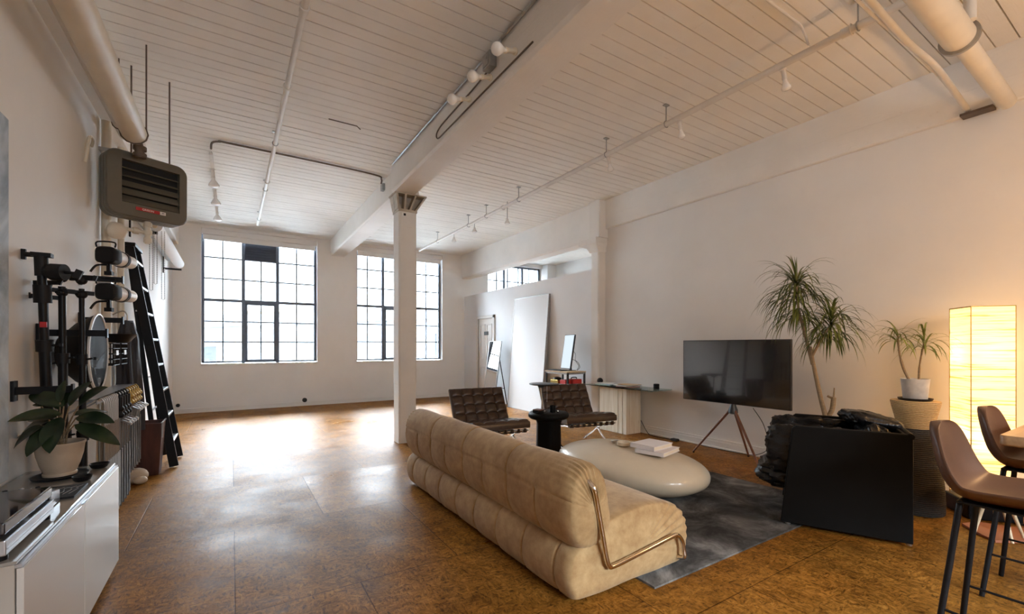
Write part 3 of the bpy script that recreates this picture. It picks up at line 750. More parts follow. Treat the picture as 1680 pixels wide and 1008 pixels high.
# ================================================================== METAL SHELF, MONITOR, BOARD, MIRROR
sh = thing('shelf_unit', 'grey metal shelf unit with a pale wood top in front of the partition', 'shelf', (5.1, 6.28, 0))
x0, x1, y0, y1, zt = 4.90, 5.31, 5.98, 6.62, .91
for xx in (x0, x1-.03):
    for yy in (y0, y1-.03): build(B().box(xx, xx+.03, yy, yy+.03, 0, zt-.002), 'leg', M['tvgrey'], sh, .003)
b = B()
for z in (zt-.045, .655):
    b.box(x0, x1, y0, y0+.02, z, z+.03).box(x0, x1, y1-.02, y1, z, z+.03).box(x0, x0+.02, y0, y1, z, z+.03).box(x1-.02, x1, y0, y1, z, z+.03)
build(b, 'frame_rails', M['galv'], sh)
build(B().box(x0-.01, x1+.005, y0-.01, y1+.01, zt-.016, zt+.006), 'wood_top', M['pine'], sh, .003)
build(B().box(x0, x1, y0, y1, .675, .69), 'lower_shelf', M['galv'], sh)
rt = thing('red_case', 'red plastic case with a dark handle on the lower shelf of the metal unit', 'case', (5.0, 6.06, .6905))
build(B().box(5.06, 5.26, 6.02, 6.22, .6905, .775), 'case_body', M['redm'], rt, .012)
build(B().tube(arc([(5.10, 6.12, .775), (5.11, 6.12, .80), (5.21, 6.12, .80), (5.22, 6.12, .775)], 5), .008, 8), 'handle', M['black'], rt)
gt = thing('desk_clutter_box', 'gold and red trinket box left of the red case on the metal unit', 'box', (4.98, 6.4, .6905))
build(B().box(4.92, 5.05, 6.06, 6.22, .6905, .765), 'front_half', M['redm'], gt, .01)
build(B().box(4.92, 5.10, 6.28, 6.50, .6905, .755), 'gold_half', M['brass'], gt, .01)
build(B().ell((4.99, 6.38, .775), .07, .09, .03, 16), 'lid_mound', M['black'], gt)
mo = thing('monitor', 'upright portrait monitor with a pale lit screen on the metal shelf top', 'monitor', (5.16, 6.25, zt+.006))
Mx = Matrix.Translation((5.15, 6.27, 1.255)) @ Matrix.Rotation(math.radians(-8), 4, 'Z') @ Matrix.Rotation(math.radians(9), 4, 'Y')
b = B(); b.box(-.012, .018, -.165, .165, -.31, .315, Mx); build(b, 'housing', M['tvgrey'], mo, .004)
b = B(); b.box(-.0145, -.0125, -.152, .152, -.297, .302, Mx); build(b, 'screen', M['screen'], mo)
build(B().box(5.08, 5.26, 6.18, 6.36, .9165, .925).bar((5.21, 6.27, .92), (5.18, 6.27, 1.15), .05, .02), 'stand', M['tvgrey'], mo, .003)
one(B().tube(arc([(5.20, 6.24, 1.30), (5.26, 6.20, 1.22), (5.24, 6.17, 1.10), (5.29, 6.14, 1.0), (5.26, 6.16, .925)], 8), .004, 6).tube(arc([(5.20, 6.2, 1.12), (5.25, 6.12, 1.07), (5.28, 6.10, .98), (5.24, 6.12, .925)], 8), .004, 6), 'monitor_cable', M['rubber'], 'thin black cables looping behind the portrait monitor', 'cable')
lt = thing('laptop', 'closed black laptop lying on the metal shelf top beside the monitor', 'laptop', (4.99, 6.36, zt+.006))
build(B().box(4.91, 5.08, 6.2, 6.56, zt+.0065, zt+.016), 'lower_case', M['black'], lt, .003)
build(B().box(4.91, 5.08, 6.2, 6.56, zt+.018, zt+.026), 'lid', M['blackm'], lt, .003)

wbd = thing('whiteboard_panel', 'tall blank white panel with a thin dark edge leaning on the partition', 'panel', (5.3, 7.83, 0))
dx = .20; ang = math.atan2(dx, 2.42)
Mx = Matrix.Translation((5.215, 7.83, 0)) @ Matrix.Rotation(ang, 4, 'Y')
build(B().box(0, .05, -.63, .63, .005, 2.42, Mx), 'panel_face', M['board'], wbd, .003)
b = B(); b.box(-.004, .054, -.638, -.628, .0, 2.43, Mx).box(-.004, .054, .628, .638, .0, 2.43, Mx).box(-.004, .054, -.638, .638, 2.418, 2.43, Mx).box(-.004, .054, -.638, .638, .0, .010, Mx)
build(b, 'edge_frame', M['galv'], wbd)
mi = thing('floor_mirror', 'easel-backed floor mirror leaning between the door and the white panel', 'mirror', (5.1, 8.98, 0))
ang = math.atan2(.20, 1.46); Mx = Matrix.Translation((5.02, 9.02, 0)) @ Matrix.Rotation(ang, 4, 'Y')
build(B().box(0, .004, -.26, .26, .02, 1.48, Mx), 'mirror_glass', M['mirror'], mi)
b = B(); b.box(-.003, .022, -.275, -.259, 0, 1.495, Mx).box(-.003, .022, .259, .275, 0, 1.495, Mx).box(-.003, .022, -.275, .275, 1.48, 1.495, Mx).box(-.003, .022, -.275, .275, .005, .02, Mx).box(.005, .022, -.26, .26, .02, 1.48, Mx)
build(b, 'frame', M['silver'], mi)
b = B().bar((5.20, 8.80, 1.1), (5.40, 8.78, 0.003), .016, .016).bar((5.20, 9.24, 1.1), (5.40, 9.26, 0.003), .016, .016).bar((5.335, 8.785, .38), (5.335, 9.255, .38), .012, .012)
build(b, 'easel_strut', M['black'], mi)

# ================================================================== TELEVISION
tv = thing('television', 'large dark flat television on a tripod stand with walnut legs by the right wall', 'television', (5.07, 3.10, 0))
build(B().box(5.05, 5.085, 2.43, 3.77, .66, 1.43), 'housing', M['tvgrey'], tv, .004)
build(B().box(5.0465, 5.0495, 2.440, 3.76, .668, 1.421), 'screen', M['tvscreen'], tv)
build(B().cyl((5.075, 3.09, .60), (5.10, 3.09, .80), .026).lathe([(.03, .545), (.055, .56), (.05, .60), (.035, .64), (.03, .66)], (5.07, 3.09, 0), 24).box(5.086, 5.12, 2.98, 3.20, .70, .95), 'stand_hub', M['hub'], tv)
for f in ((4.975, 3.56), (4.88, 2.665), (5.36, 3.07)):
    d = Vector((f[0]-5.07, f[1]-3.09, 0)); t0 = Vector((5.07, 3.09, .585))+d*.08
    lg = build(B().tube([t0, (f[0], f[1], .018)], [.017, .011], 12), 'leg', M['walnut'], tv)
    build(B().cyl((f[0], f[1], 0), (f[0], f[1], .02), .011, n=12), 'rubber_foot', M['rubber'], lg)
one(B().tube(arc([(5.16, 2.90, .63), (5.30, 2.85, .42), (5.41, 2.86, .15), (5.42, 3.0, .03), (5.415, 3.2, .008), (5.39, 3.5, .008), (5.40, 3.75, .008)], 8), .004, 6), 'television_cable', M['rubber'], 'thin black cable trailing on the floor behind the television', 'cable')
# ================================================================== BLACK ARMCHAIR (turned toward the television)
fx, fy = 3.51, 1.765
pv = Vector((.43, -.90)).normalized(); wv = Vector((-pv.y, pv.x)); wv = wv if wv.x > 0 else -wv
rz = math.atan2(wv.y, wv.x)   # local x = across, local y = front direction
ac = thing('armchair', 'black box-framed armchair with wrinkled leather cushions on the edge of the rug', 'armchair', (fx, fy, .016), rz)
# local frame: x across 0..W, y: 0 front, negative = back
Wd, Dp, Hh = .73, .76, .745
def panel(x0, x1):
    b = B(); n = 6; out = []
    prof = [(.0, .012), (-.075, Hh-.02), (-.10, Hh), (-Dp+.03, Hh), (-Dp, Hh-.02), (-Dp, .012)]
    b.rings([[(x0, y, z) for y, z in prof], [(x1, y, z) for y, z in prof]], True, True, False); return b
build(panel(0, .04), 'side_panel', M['slate'], ac, .008, True)
build(panel(Wd-.04, Wd), 'side_panel', M['slate'], ac, .008, True)
build(B().box(.03, Wd-.03, -Dp-.005, -Dp+.05, .10, Hh-.005).cyl((0, -Dp+.012, Hh-.015), (Wd, -Dp+.012, Hh-.015), .022), 'back_panel', M['slate'], ac, .006, True)
build(B().box(.04, Wd-.04, -.70, -.02, .12, .24).box(.04, Wd-.04, -.05, -.02, .02, .24), 'seat_frame', M['slate'], ac, .006, True)
for x in (.02, Wd-.02):
    for y in (-.05, -Dp+.02): build(B().cyl((x, y, 0), (x, y, .014), .018, n=12), 'foot', M['silver'], ac, 0, True)
def leather_pad(c, sx, sy, sz, tuft=(0, 0), wr=.014, rot=(0,0,0), seed=0, e=4.5):
    from mathutils import Euler
    R = Euler(rot).to_matrix(); b = B(); rs = []; nn = 64
    for i in range(1, 36):
        ph = -PI/2+PI*i/36; r = abs(math.cos(ph))**(2/e); ring = []
        for k in range(nn):
            th = 2*PI*k/nn
            p = Vector((sx/2*sgnpow(math.cos(th), 2/5.5)*r, sy/2*sgnpow(math.sin(th), 2/5.5)*r, sz/2*sgnpow(math.sin(ph), 2/2.6)))
            q = p*7+Vector((seed, seed*2, 0))
            d = noise.noise(Vector((q.x*1.6, q.y*1.6, q.z*3)))*wr + abs(noise.noise(Vector((q.x*2.8+9, q.y*2.8, q.z*4))))*-wr*1.1
            if tuft[0]:
                u, v = p.x/sx+.5, p.y/sy+.5
                d -= .03*(1-(abs(math.sin(PI*u*tuft[0]))*abs(math.sin(PI*v*tuft[1])))**.4)*(1 if abs(p.z) > .2*sz else .4)
            l = p.length or 1
            p = p + p/l*d
            ring.append(R @ p + Vector(c))
        rs.append(ring)
    return b.rings(rs)
build(leather_pad((Wd/2, -.25, .315), .64, .86, .22, (3, 3), .032, (.05, 0, 0), 1), 'seat_cushion', M['bleather'], ac, 0, True)
build(leather_pad((Wd/2, -.615, .54), .63, .50, .20, (3, 2), .03, (1.38, 0, 0), 5), 'back_cushion', M['bleather'], ac, 0, True)
build(leather_pad((.115, -.20, .55), .15, .64, .40, (1, 3), .032, (0, 0, 0), 9), 'arm_cushion', M['bleather'], ac, 0, True)
build(leather_pad((Wd-.115, -.20, .55), .15, .64, .40, (1, 3), .032, (0, 0, 0), 13), 'arm_cushion', M['bleather'], ac, 0, True)
jk = build(leather_pad((.47, -.58, .765), .46, .34, .12, (0, 0), .022, (.22, .06, .15), 21, 3.2), 'leather_throw', M['bleather'], None, 0, True)
jk.location = (fx, fy, .016); jk.rotation_euler = (0, 0, rz)
tag(jk, 'crumpled black leather throw lying on the back of the black armchair', 'throw')

# ================================================================== DRACAENAS
def strap_leaves(b, c, n, L, w, up, seed, droop=1.0, zmin=.1):
    r = random.Random(seed); c = Vector(c)
    for k in range(n):
        az = 2*PI*k/n*2.4+r.uniform(-.3, .3); el = r.uniform(-.25, 1.35)*up; l = L*r.uniform(.7, 1.12); ww = w*r.uniform(.7, 1.15)
        d = Vector((math.cos(az)*math.cos(el), math.sin(az)*math.cos(el), math.sin(el))); p = c.copy()+Vector((0, 0, r.uniform(-.05, .06)))
        st = 9; rs = []; g = r.uniform(.8, 1.5)*droop
        for i in range(st+1):
            t = i/st; wd = ww*(.55+.9*t if t < .4 else .91*(1-((t-.4)/.6)**1.6))
            s = d.cross(Vector((0, 0, 1)));
            s = s.normalized() if s.length > .05 else Vector((1, 0, 0))
            nrm = s.cross(d).normalized()
            rs.append([p-s*wd/2+nrm*wd*.12, p.copy(), p+s*wd/2+nrm*wd*.12])
            p = p+d*l/st; d = (d+Vector((0, 0, -1))*g*(.10+.26*t)).normalized()
        b.rings(rs, False, False, True)
    return b
TX, TY = 4.70, 1.93
pd = thing('dragon_tree', 'tall dragon tree with two drooping leaf crowns behind the black armchair', 'plant', (TX, TY, 0))
build(B().lathe([(.13, 0), (.145, .01), (.17, .36), (.18, .38), (.165, .38), (.16, .33), (.001, .33)], (TX, TY, 0), 40), 'pot', M['potc'], pd)
build(B().lathe([(.159, .325), (.10, .338), (.001, .34)], (TX, TY, 0), 30), 'soil', M['soil'], pd)
def T_(x, y, z): return (TX+x, TY+y, z)
stem = arc([T_(-.005, -.005, .33), T_(-.015, .005, .60), T_(-.035, .06, .90), T_(-.055, .10, 1.15), T_(-.065, .13, 1.35)], 7)
build(B().tube(stem, [.024-.010*i/(len(stem)-1) for i in range(len(stem))], 12).tube(arc([T_(-.02, .02, .66), T_(-.003, -.025, .76), T_(-.003, -.04, .88)], 5), [.020]*11, 12).tube([T_(-.003, -.04, .87), T_(-.003, -.045, .97)], [.008, .005], 8).tube([T_(-.003, -.035, .87), T_(-.005, .01, .89)], [.012, .010], 8)
      .tube(arc([T_(-.06, .11, 1.18), T_(-.065, .17, 1.45), T_(-.085, .22, 1.70), T_(-.09, .24, 1.95)], 6), [.016-.006*i/18 for i in range(19)], 10).tube(arc([T_(-.06, .12, 1.25), T_(-.05, .04, 1.42), T_(-.03, -.02, 1.54)], 6), [.013-.004*i/12 for i in range(13)], 10), 'trunk', M['trunk'], pd)
b = B(); strap_leaves(b, T_(-.09, .24, 1.92), 66, .44, .020, 1.0, 3, 1.15); strap_leaves(b, T_(-.088, .23, 1.80), 62, .48, .020, .6, 8, 1.25); strap_leaves(b, T_(-.08, .21, 1.66), 48, .46, .019, .4, 15, 1.3)
strap_leaves(b, T_(-.09, .24, 1.97), 16, .28, .018, 1.3, 4, .35)
build(b, 'upper_crown', M['dracaena'], pd)
b = B(); strap_leaves(b, T_(-.03, -.03, 1.56), 66, .43, .018, .9, 5, 1.3); strap_leaves(b, T_(-.03, -.02, 1.47), 60, .43, .018, .45, 9, 1.35)
build(b, 'lower_crown', M['dracaena'], pd)

# ---------------- plant stand with potted plant
UX, UY = 4.78, 1.335
ur = thing('plant_stand', 'hourglass plant stand, tan woven top over charcoal woven body, behind the black armchair', 'plant stand', (UX, UY, 0))
build(B().lathe([(.176, 0), (.184, .01), (.184, .10), (.179, .22), (.166, .36), (.146, .50), (.125, .62), (.113, .69)], (UX, UY, 0), 64), 'lower_body', M['weaveb'], ur)
build(B().lathe([(.113, .68), (.118, .69), (.127, .74), (.147, .83), (.161, .895), (.157, .905), (.001, .905)], (UX, UY, 0), 64), 'flared_top', M['weave'], ur)
pp = thing('potted_dracaena', 'small two-stemmed dracaena in a chalky white pot on the woven plant stand', 'plant', (UX, UY, .906))
px, py = UX, UY
build(B().lathe([(.095, .906), (.108, .912), (.113, .926), (.107, .926), (.096, .914), (.001, .914)], (px, py, 0), 40), 'saucer', M['black'], pp)
build(B().lathe([(.074, .915), (.078, .92), (.092, 1.075), (.094, 1.085), (.087, 1.085), (.085, 1.05), (.001, 1.05)], (px, py, 0), 40), 'pot', M['potw'], pp)
build(B().lathe([(.085, 1.052), (.05, 1.06), (.001, 1.062)], (px, py, 0), 24), 'soil', M['soil'], pp)
s1 = arc([(px-.01, py+.03, 1.06), (px-.045, py+.06, 1.16), (px-.06, py+.085, 1.30), (px-.06, py+.095, 1.44)], 6); s2 = arc([(px+.01, py-.02, 1.06), (px+.015, py-.025, 1.2), (px+.02, py-.05, 1.38)], 6)
build(B().tube(s1, [.010]*10+[.007]*9, 8), 'stem', M['trunk'], pp); build(B().tube(s2, [.008]*6+[.006]*7, 8), 'stem', M['trunk'], pp)
build(strap_leaves(B(), (px-.06, py+.095, 1.43), 34, .26, .015, .8, 22, 1.1), 'leaf_crown', M['dracaena2'], pp)
build(strap_leaves(B(), (px+.02, py-.05, 1.37), 38, .28, .015, .85, 31, 1.0), 'leaf_crown', M['dracaena2'], pp)

# ================================================================== PAPER LAMP
LX, LY = 5.103, 1.016
hd = math.radians(39.5)
fl_ = thing('paper_floor_lamp', 'tall lit square paper floor lamp glowing in the right corner', 'floor lamp', (LX, LY, 0), hd)
S = .135
b = B(); rs = []
corners = [(-S, -S), (S, -S), (S, S), (-S, S)]
for i in range(41):
    z = .15+1.515*i/40; ring = []
    for k in range(4):
        a, c = corners[k], corners[(k+1) % 4]
        for j in range(8):
            t = j/8; x = a[0]+(c[0]-a[0])*t; y = a[1]+(c[1]-a[1])*t
            ins = .010*math.sin(PI*t)*(math.sin(PI*i/40)**.5) - .003*noise.noise(Vector((x*9, y*9, z*22)))
            l = math.hypot(x, y); ring.append((x*(1-ins/l), y*(1-ins/l), z))
    rs.append(ring)
b.rings(rs, True, False, True)
build(b, 'paper_shade', M['paper'], fl_, 0, True, 0, 60)
b = B()
for k in range(4):
    a, c = corners[k], corners[(k+1) % 4]
    for z in (.15, 1.665): b.bar((*a, z), (*c, z), .006, .008)
    b.bar((*a, .1), (*a, 1.668), .005, .005)
b.bar((-S, -S, 1.66), (S, S, 1.66), .004, .004); b.bar((S, -S, 1.66), (-S, S, 1.66), .004, .004); b.tube([(0, 0, .13), (0, 0, 1.3)], .006, 8)
build(b, 'wire_frame', M['brass'], fl_, 0, True)
build(B().box(-S-.03, S+.03, -S-.03, S+.03, 0, .13), 'base', M['black'], fl_, .01, True)
for (x, y, z) in ((.05, .0, 1.30), (-.04, .05, .62)):
    build(B().ell((x, y, z), .034, .034, .042, 14), 'light_bulb', M['bulb'], fl_, 0, True)

# ================================================================== STOOLS + ROUND TABLE
def stool_shell():
    prof = [(-.235, .706), (-.21, .722), (-.12, .724), (.0, .716), (.09, .712), (.15, .727), (.19, .775), (.214, .85), (.230, .93), (.240, .985), (.244, 1.012)]
    P = arc([(0, y, z) for y, z in prof], 5); n = len(P); NV = 22; b = B(); rs = []
    for i, p in enumerate(P):
        t = i/(n-1)
        w = .205*(math.sqrt(min(1, t/.10+.35)) if t < .065 else 1)
        if t > .52: w *= max(.10, 1-((t-.52)/.485)**2.7)**.62
        q = (P[min(i+1, n-1)]-P[max(i-1, 0)]).normalized(); nr = Vector((0, -q.z, q.y))
        ra, rb = [], []
        for j in range(NV+1):
            s = -1+2*j/NV; lift = .055*abs(s)**2.2*min(1, t*5)*(1 if t < .6 else max(.2, 1-(t-.6)*1.6))
            c = Vector((w*s, p.y, p.z))+nr*lift; e_ = 1-.55*abs(s)**5
            ra.append(c+nr*.014*e_); rb.append(c-nr*.022*e_)
        rs.append(ra+list(reversed(rb)))
    b.rings(rs, True, True, True); return b
def make_stool(label, loc, rz):
    s = thing('counter_stool', label, 'stool', loc, rz, 'brown leather counter stools')
    build(stool_shell(), 'seat_shell', M['tan'], s, 0, True, 1, 60)
    for (tx, ty, bx, by) in ((.125, .14, .20, .21), (-.125, .14, -.20, .21), (.135, -.13, .20, -.21), (-.135, -.13, -.20, -.21)):
        sg = 1 if ty > 0 else -1
        pts = arc([(tx*.4, ty-.03*sg, .695), (tx*.85, ty, .692), (tx+(bx-tx)*.08, ty+(by-ty)*.08, .65), (tx+(bx-tx)*.4, ty+(by-ty)*.4, .42), (bx, by, .004)], 5)
        build(B().tube(pts, .0115, 12), 'leg', M['black'], s, 0, True)
    for z, pr_ in ((.235, ((.176, .185), (.176, -.185))), (.235, ((-.176, .185), (-.176, -.185))), (.235, ((-.175, -.184), (.175, -.184)))):
        build(B().cyl((*pr_[0], z), (*pr_[1], z), .006, n=8), 'footrest_bar', M['black'], s, 0, True)
    build(B().box(-.15, .15, -.15, .15, .692, .702), 'seat_plate', M['black'], s, .004, True)
    return s
s1_ = make_stool('nearest brown leather counter stool, black legs, off the left end of the wooden table', (2.73, .44, 0), 0)
dup(s1_, (3.625, .47, 0), 0, 'second brown leather counter stool, half hidden behind the wooden table corner')
rtb = thing('counter_table', 'warm wooden counter-height table corner at the right edge of the view', 'table', (3.9, .12, 0))
tx0, tx1, ty0, ty1 = 3.125, 4.7, -.34, .565
def rr2(z, e, r=.03):
    out = []
    for cx, cy, a0 in ((tx1-r, ty1-r, 0), (tx0+r, ty1-r, PI/2), (tx0+r, ty0+r, PI), (tx1-r, ty0+r, 1.5*PI)):
        for k in range(7): a = a0+PI/2*k/6; out.append((cx+(r-e)*math.cos(a), cy+(r-e)*math.sin(a), z))
    return out
build(B().rings([rr2(.876, .006), rr2(.882, 0), rr2(.920, 0), rr2(.925, .004)], True, True, True), 'tabletop', M['oak'], rtb)
for lx_ in (3.62, 4.45):
    build(B().box(lx_, lx_+.05, -.10, .20, .02, .876).box(lx_-.02, lx_+.07, -.26, .30, 0, .02), 'trestle_leg', M['black'], rtb, .004)
# low shell seat on the hex mat
tm = one(B().prism([(4.655, 1.03), (4.50, .895), (4.437, .815), (4.60, .705), (4.82, .60), (4.98, .66), (4.86, .86), (4.80, .99)], 0, .018), 'floor_mat', M['terra'], 'flat terracotta angular mat on the floor in front of the paper lamp', 'mat', None, .003)
ss = thing('shell_chair', 'low cream shell seat with pale wooden legs behind the nearest stool', 'chair', (4.56, .86, 0))
b = B(); rs = []
for i in range(12):
    t = i/11; z = .25+.15*t**1.6; r = .06+.17*t**.6
    rs.append([(4.56+r*1.05*math.cos(2*PI*k/40), .84+r*math.sin(2*PI*k/40), z+.02*math.cos(2*PI*k/40-2)*t) for k in range(40)])
for i in range(11, -1, -1):
    t = i/11; z = .262+.14*t**1.6; r = .052+.165*t**.6
    rs.append([(4.56+r*1.05*math.cos(2*PI*k/40), .84+r*math.sin(2*PI*k/40), z+.02*math.cos(2*PI*k/40-2)*t) for k in range(40)])
b.rings(rs); build(b, 'shell_seat', M['shell'], ss)
for (ax, ay) in ((4.685, .862), (4.47, .93), (4.46, .74), (4.66, .72)):
    build(B().tube([(4.56+(ax-4.56)*.45, .84+(ay-.84)*.45, .265), (ax, ay, .020 if ax > 4.5 or ay < .8 else .0)], [.013, .009], 10), 'leg', M['pine'], ss)
one(B().cbox((5.02, .72, .022), .10, .05, .04), 'power_strip', M['black'], 'small black power block on the floor beside the terracotta mat', 'power strip', None, .006)
one(B().tube(arc([(5.02, .752, .02), (5.0, .80, .02), (5.03, .82, .008), (5.05, .70, .006), (5.2, .62, .006), (5.38, .55, .006)], 8), .004, 6), 'lamp_cord', M['rubber'], 'thin black cord running along the floor by the paper lamp', 'cord')
# ================================================================== PIPES, CONDUIT, BULBS
hp = thing('steam_pipe', 'thick cream insulated pipe running under the ceiling along the left wall', 'pipe', (-.68, .9, 3.11))
build(B().cyl((-.68, YB+.05, 3.11), (-.68, 4.78, 3.11), .085, n=36), 'pipe_body', M['pipe'], hp)
b = B(); b.cyl((-.68, 4.78, 3.11), (-.68, 4.83, 3.11), .06); b.tube(arc([(-.68, 4.82, 3.11), (-.68, 4.90, 3.10), (-.672, 4.95, 3.04), (-.67, 4.96, 2.98)], 6), .035, 14)
for z in (3.06, 3.0): b.cyl((-.67, 4.96, z-.015), (-.67, 4.96, z+.015), .048, n=12)
build(b, 'valve', M['rust'], hp)
for yy in (4.35, 1.6): build(B().cyl((-.60, yy+.4, 3.15), (-.60, yy+.4, CEIL), .006, n=8).tube([(-.68+.092*math.cos(t*.5236), yy+.4, 3.11+.092*math.sin(t*.5236)) for t in range(12)], .006, 6, loop=True), 'hanger', M['rust'], hp)
p2 = thing('return_pipe', 'thinner off-white pipe between the thick cream pipe and the left wall', 'pipe', (-.83, .9, 3.29))
build(B().cyl((-.83, YB+.05, 3.29), (-.83, 5.35, 3.29), .042, n=24).ell((-.83, 5.35, 3.29), .042, .03, .042), 'pipe_body', M['pipew'], p2)
for yy in (1.2, 3.2, 5.1): build(B().tube([(-.83+.046*math.cos(t*.5236), yy, 3.29+.046*math.sin(t*.5236)) for t in range(12)], .006, 6, loop=True).cyl((-.83, yy, 3.335), (-.83, yy, CEIL), .005, n=8), 'hanger', M['rust'], p2)
for (yy, r_, lab) in ((5.34, .035, 'beige vertical pipe on the left wall behind the unit heater'), (5.97, .028, 'beige vertical pipe on the left wall beside the folded ladder')):
    t = thing('riser_pipe', lab, 'pipe', (-.955, yy, 0))
    build(B().cyl((-.955, yy, 0), (-.955, yy, 3.38), r_, n=20), 'pipe_body', M['pipe'], t)
    for zz in (1.9, 3.1): build(B().box(-.999, -.915, yy-.045, yy+.045, zz, zz+.03), 'wall_mount', M['galv'], t)
one(B().tube(arc([(-.985, 5.0, 3.02), (-.96, 4.92, 3.05), (-.96, 4.80, 3.02), (-.97, 4.78, 2.90), (-.985, 4.80, 2.82)], 8), .012, 8), 'wall_conduit', M['pipe'], 'short bent beige conduit on the left wall beside the unit heater', 'conduit')

def pipe_run(name, label, x, z, y0, y1, r, couplings, hangers, m):
    t = thing(name, label, 'pipe', (x, (y0+y1)/2, z))
    build(B().cyl((x, y0, z), (x, y1, z), r, n=20), 'pipe_body', m, t)
    for c in couplings: build(B().cyl((x, c-.03, z), (x, c+.03, z), r*1.28, n=20).tube([(x+r*1.35*math.cos(q*.5236), c-.03, z+r*1.35*math.sin(q*.5236)) for q in range(12)], .005, 6, loop=True), 'coupling', m, t)
    for h in hangers: build(B().cyl((x, h, z+r), (x, h, CEIL-.005), .006, n=8).tube([(x+(r+.005)*math.cos(q*.5236), h, z+(r+.005)*math.sin(q*.5236)) for q in range(12)], .005, 6, loop=True).box(x-.03, x+.03, h-.02, h+.02, CEIL-.014, CEIL-.004), 'hanger', M['galv'], t)
    return t
pipe_run('sprinkler_pipe', 'slim white sprinkler pipe under the ceiling left of the central beam', .43, 3.72, YB+.05, 9.95, .024, (3.42, 4.55, 7.3), (5.86, 7.65, 9.5), M['pipew'])
SPX, SPZ = 3.81, 3.655
pipe_run('sprinkler_pipe', 'long white sprinkler pipe crossing under the ceiling right of the central beam', SPX, SPZ, YB+.05, 10.2, .027, (1.45, 6.35), (1.38, 3.05, 3.92, 5.85, 6.9, 7.6, 9.1), M['pipew'])

def lamp_bulb(name, label, base, tip, rb, group, holder=.018, L=.12, mb=None):
    """Bare reflector bulb in a porcelain holder, from base toward tip."""
    p, q = Vector(base), Vector(tip); d = (q-p).normalized(); t = thing(name, label, 'light bulb', base, 0, group)
    R = d.to_track_quat('Z', 'Y').to_matrix().to_4x4(); Mx = Matrix.Translation(p) @ R; ln = (q-p).length
    build(B().lathe([(holder*.8, 0), (holder*1.5, .004), (holder*1.5, .012), (holder, .016), (holder*.95, ln*.40), (holder*1.15, ln*.42), (holder*1.15, ln*.50)], n=20, M=Mx), 'lamp_holder', mb or M['porc'], t)
    build(B().lathe([(holder*.9, ln*.5), (holder*.95, ln*.58), (rb*.75, ln*.74), (rb, ln*.86), (rb*.95, ln*.93), (rb*.6, ln*.985), (.001, ln)], n=24, M=Mx), 'bulb_glass', M['frost'], t)
    return t
gb = 'reflector bulbs on the beam side'
for k, (yy, lab) in enumerate(((2.88, 'frosted reflector bulb on the central beam, nearest of the row of three'), (3.27, 'frosted reflector bulb on the central beam, middle of the row of three'), (3.66, 'frosted reflector bulb on the central beam, farthest of the row of three'))):
    lamp_bulb('reflector_bulb', lab, (1.845, yy, 3.62), (1.60, yy-.10, 3.50), .046, gb)
jb = thing('junction_box', 'grey steel junction box on the central beam between the reflector bulbs', 'junction box', (1.82, 3.24, 3.72))
build(B().box(1.785, 1.853, 3.18, 3.30, 3.665, 3.79), 'box_body', M['galv'], jb, .004)
build(B().box(1.780, 1.786, 3.20, 3.28, 3.68, 3.775).cyl((1.775, 3.22, 3.74), (1.786, 3.22, 3.74), .012), 'cover', M['galv'], jb)
one(B().tube(arc([(1.815, -1.0, 3.83), (1.828, 1.0, 3.83), (1.838, 2.9, 3.832), (1.835, 3.06, 3.825), (1.825, 3.10, 3.80), (1.82, 3.178, 3.76)], 6), .012, 8), 'steel_conduit', M['galv'], 'steel conduit along the top of the central beam, near side of the junction box', 'conduit')
one(B().tube(arc([(1.82, 3.302, 3.76), (1.825, 3.38, 3.80), (1.843, 3.44, 3.83), (1.850, 4.6, 3.835), (1.858, 6.0, 3.838)], 6), .011, 8), 'steel_conduit', M['galv'], 'steel conduit along the top of the central beam, far side of the junction box', 'conduit')
one(B().tube(arc([(1.84, 3.30, 3.69), (1.852, 3.6, 3.685), (1.857, 4.2, 3.675), (1.858, 4.40, 3.66), (1.858, 4.47, 3.62), (1.858, 4.42, 3.565), (1.857, 4.2, 3.56), (1.853, 3.6, 3.562), (1.848, 2.65, 3.562)], 8), .007, 8), 'bulb_wire', M['rust'], 'brown wire looping along the central beam between the reflector bulbs', 'wire')
# conduit across the left ceiling to the spot bulbs
one(B().tube(arc([(1.90, 6.70, 3.80), (1.88, 6.62, 3.835), (1.78, 6.52, 3.84), (1.2, 6.48, 3.842), (0, 6.46, 3.842), (-.12, 6.47, 3.842), (-.20, 6.52, 3.83), (-.215, 6.62, 3.79)], 8), .012, 8), 'overhead_conduit', M['rust'], 'dark conduit crossing the left ceiling bay toward the hanging spot bulbs', 'conduit')
one(B().box(1.905, 1.965, 6.66, 6.76, 3.70, 3.80), 'junction_box', M['galv'], 'small grey junction box on the central beam above the post', 'junction box', None, .004)
tk = thing('light_track', 'slim white track under the left ceiling bay carrying three spot bulbs', 'light track', (-.22, 7.9, 3.76))
build(B().box(-.24, -.20, 6.72, 9.35, 3.755, 3.785), 'track_rail', M['pipew'], tk)
for yy in (6.9, 8.0, 9.25): build(B().cyl((-.22, yy, 3.785), (-.22, yy, CEIL-.004), .006, n=8), 'hanger', M['galv'], tk)
for yy, lab in ((7.25, 'nearest white spot bulb hanging from the track in the left ceiling bay'), (8.15, 'middle white spot bulb hanging from the track in the left ceiling bay'), (9.15, 'farthest white spot bulb hanging from the track in the left ceiling bay')):
    lamp_bulb('spot_bulb', lab, (-.22, yy, 3.754), (-.20, yy+.02, 3.51), .065, 'spot bulbs on the ceiling track', .022, mb=M['pipew'])
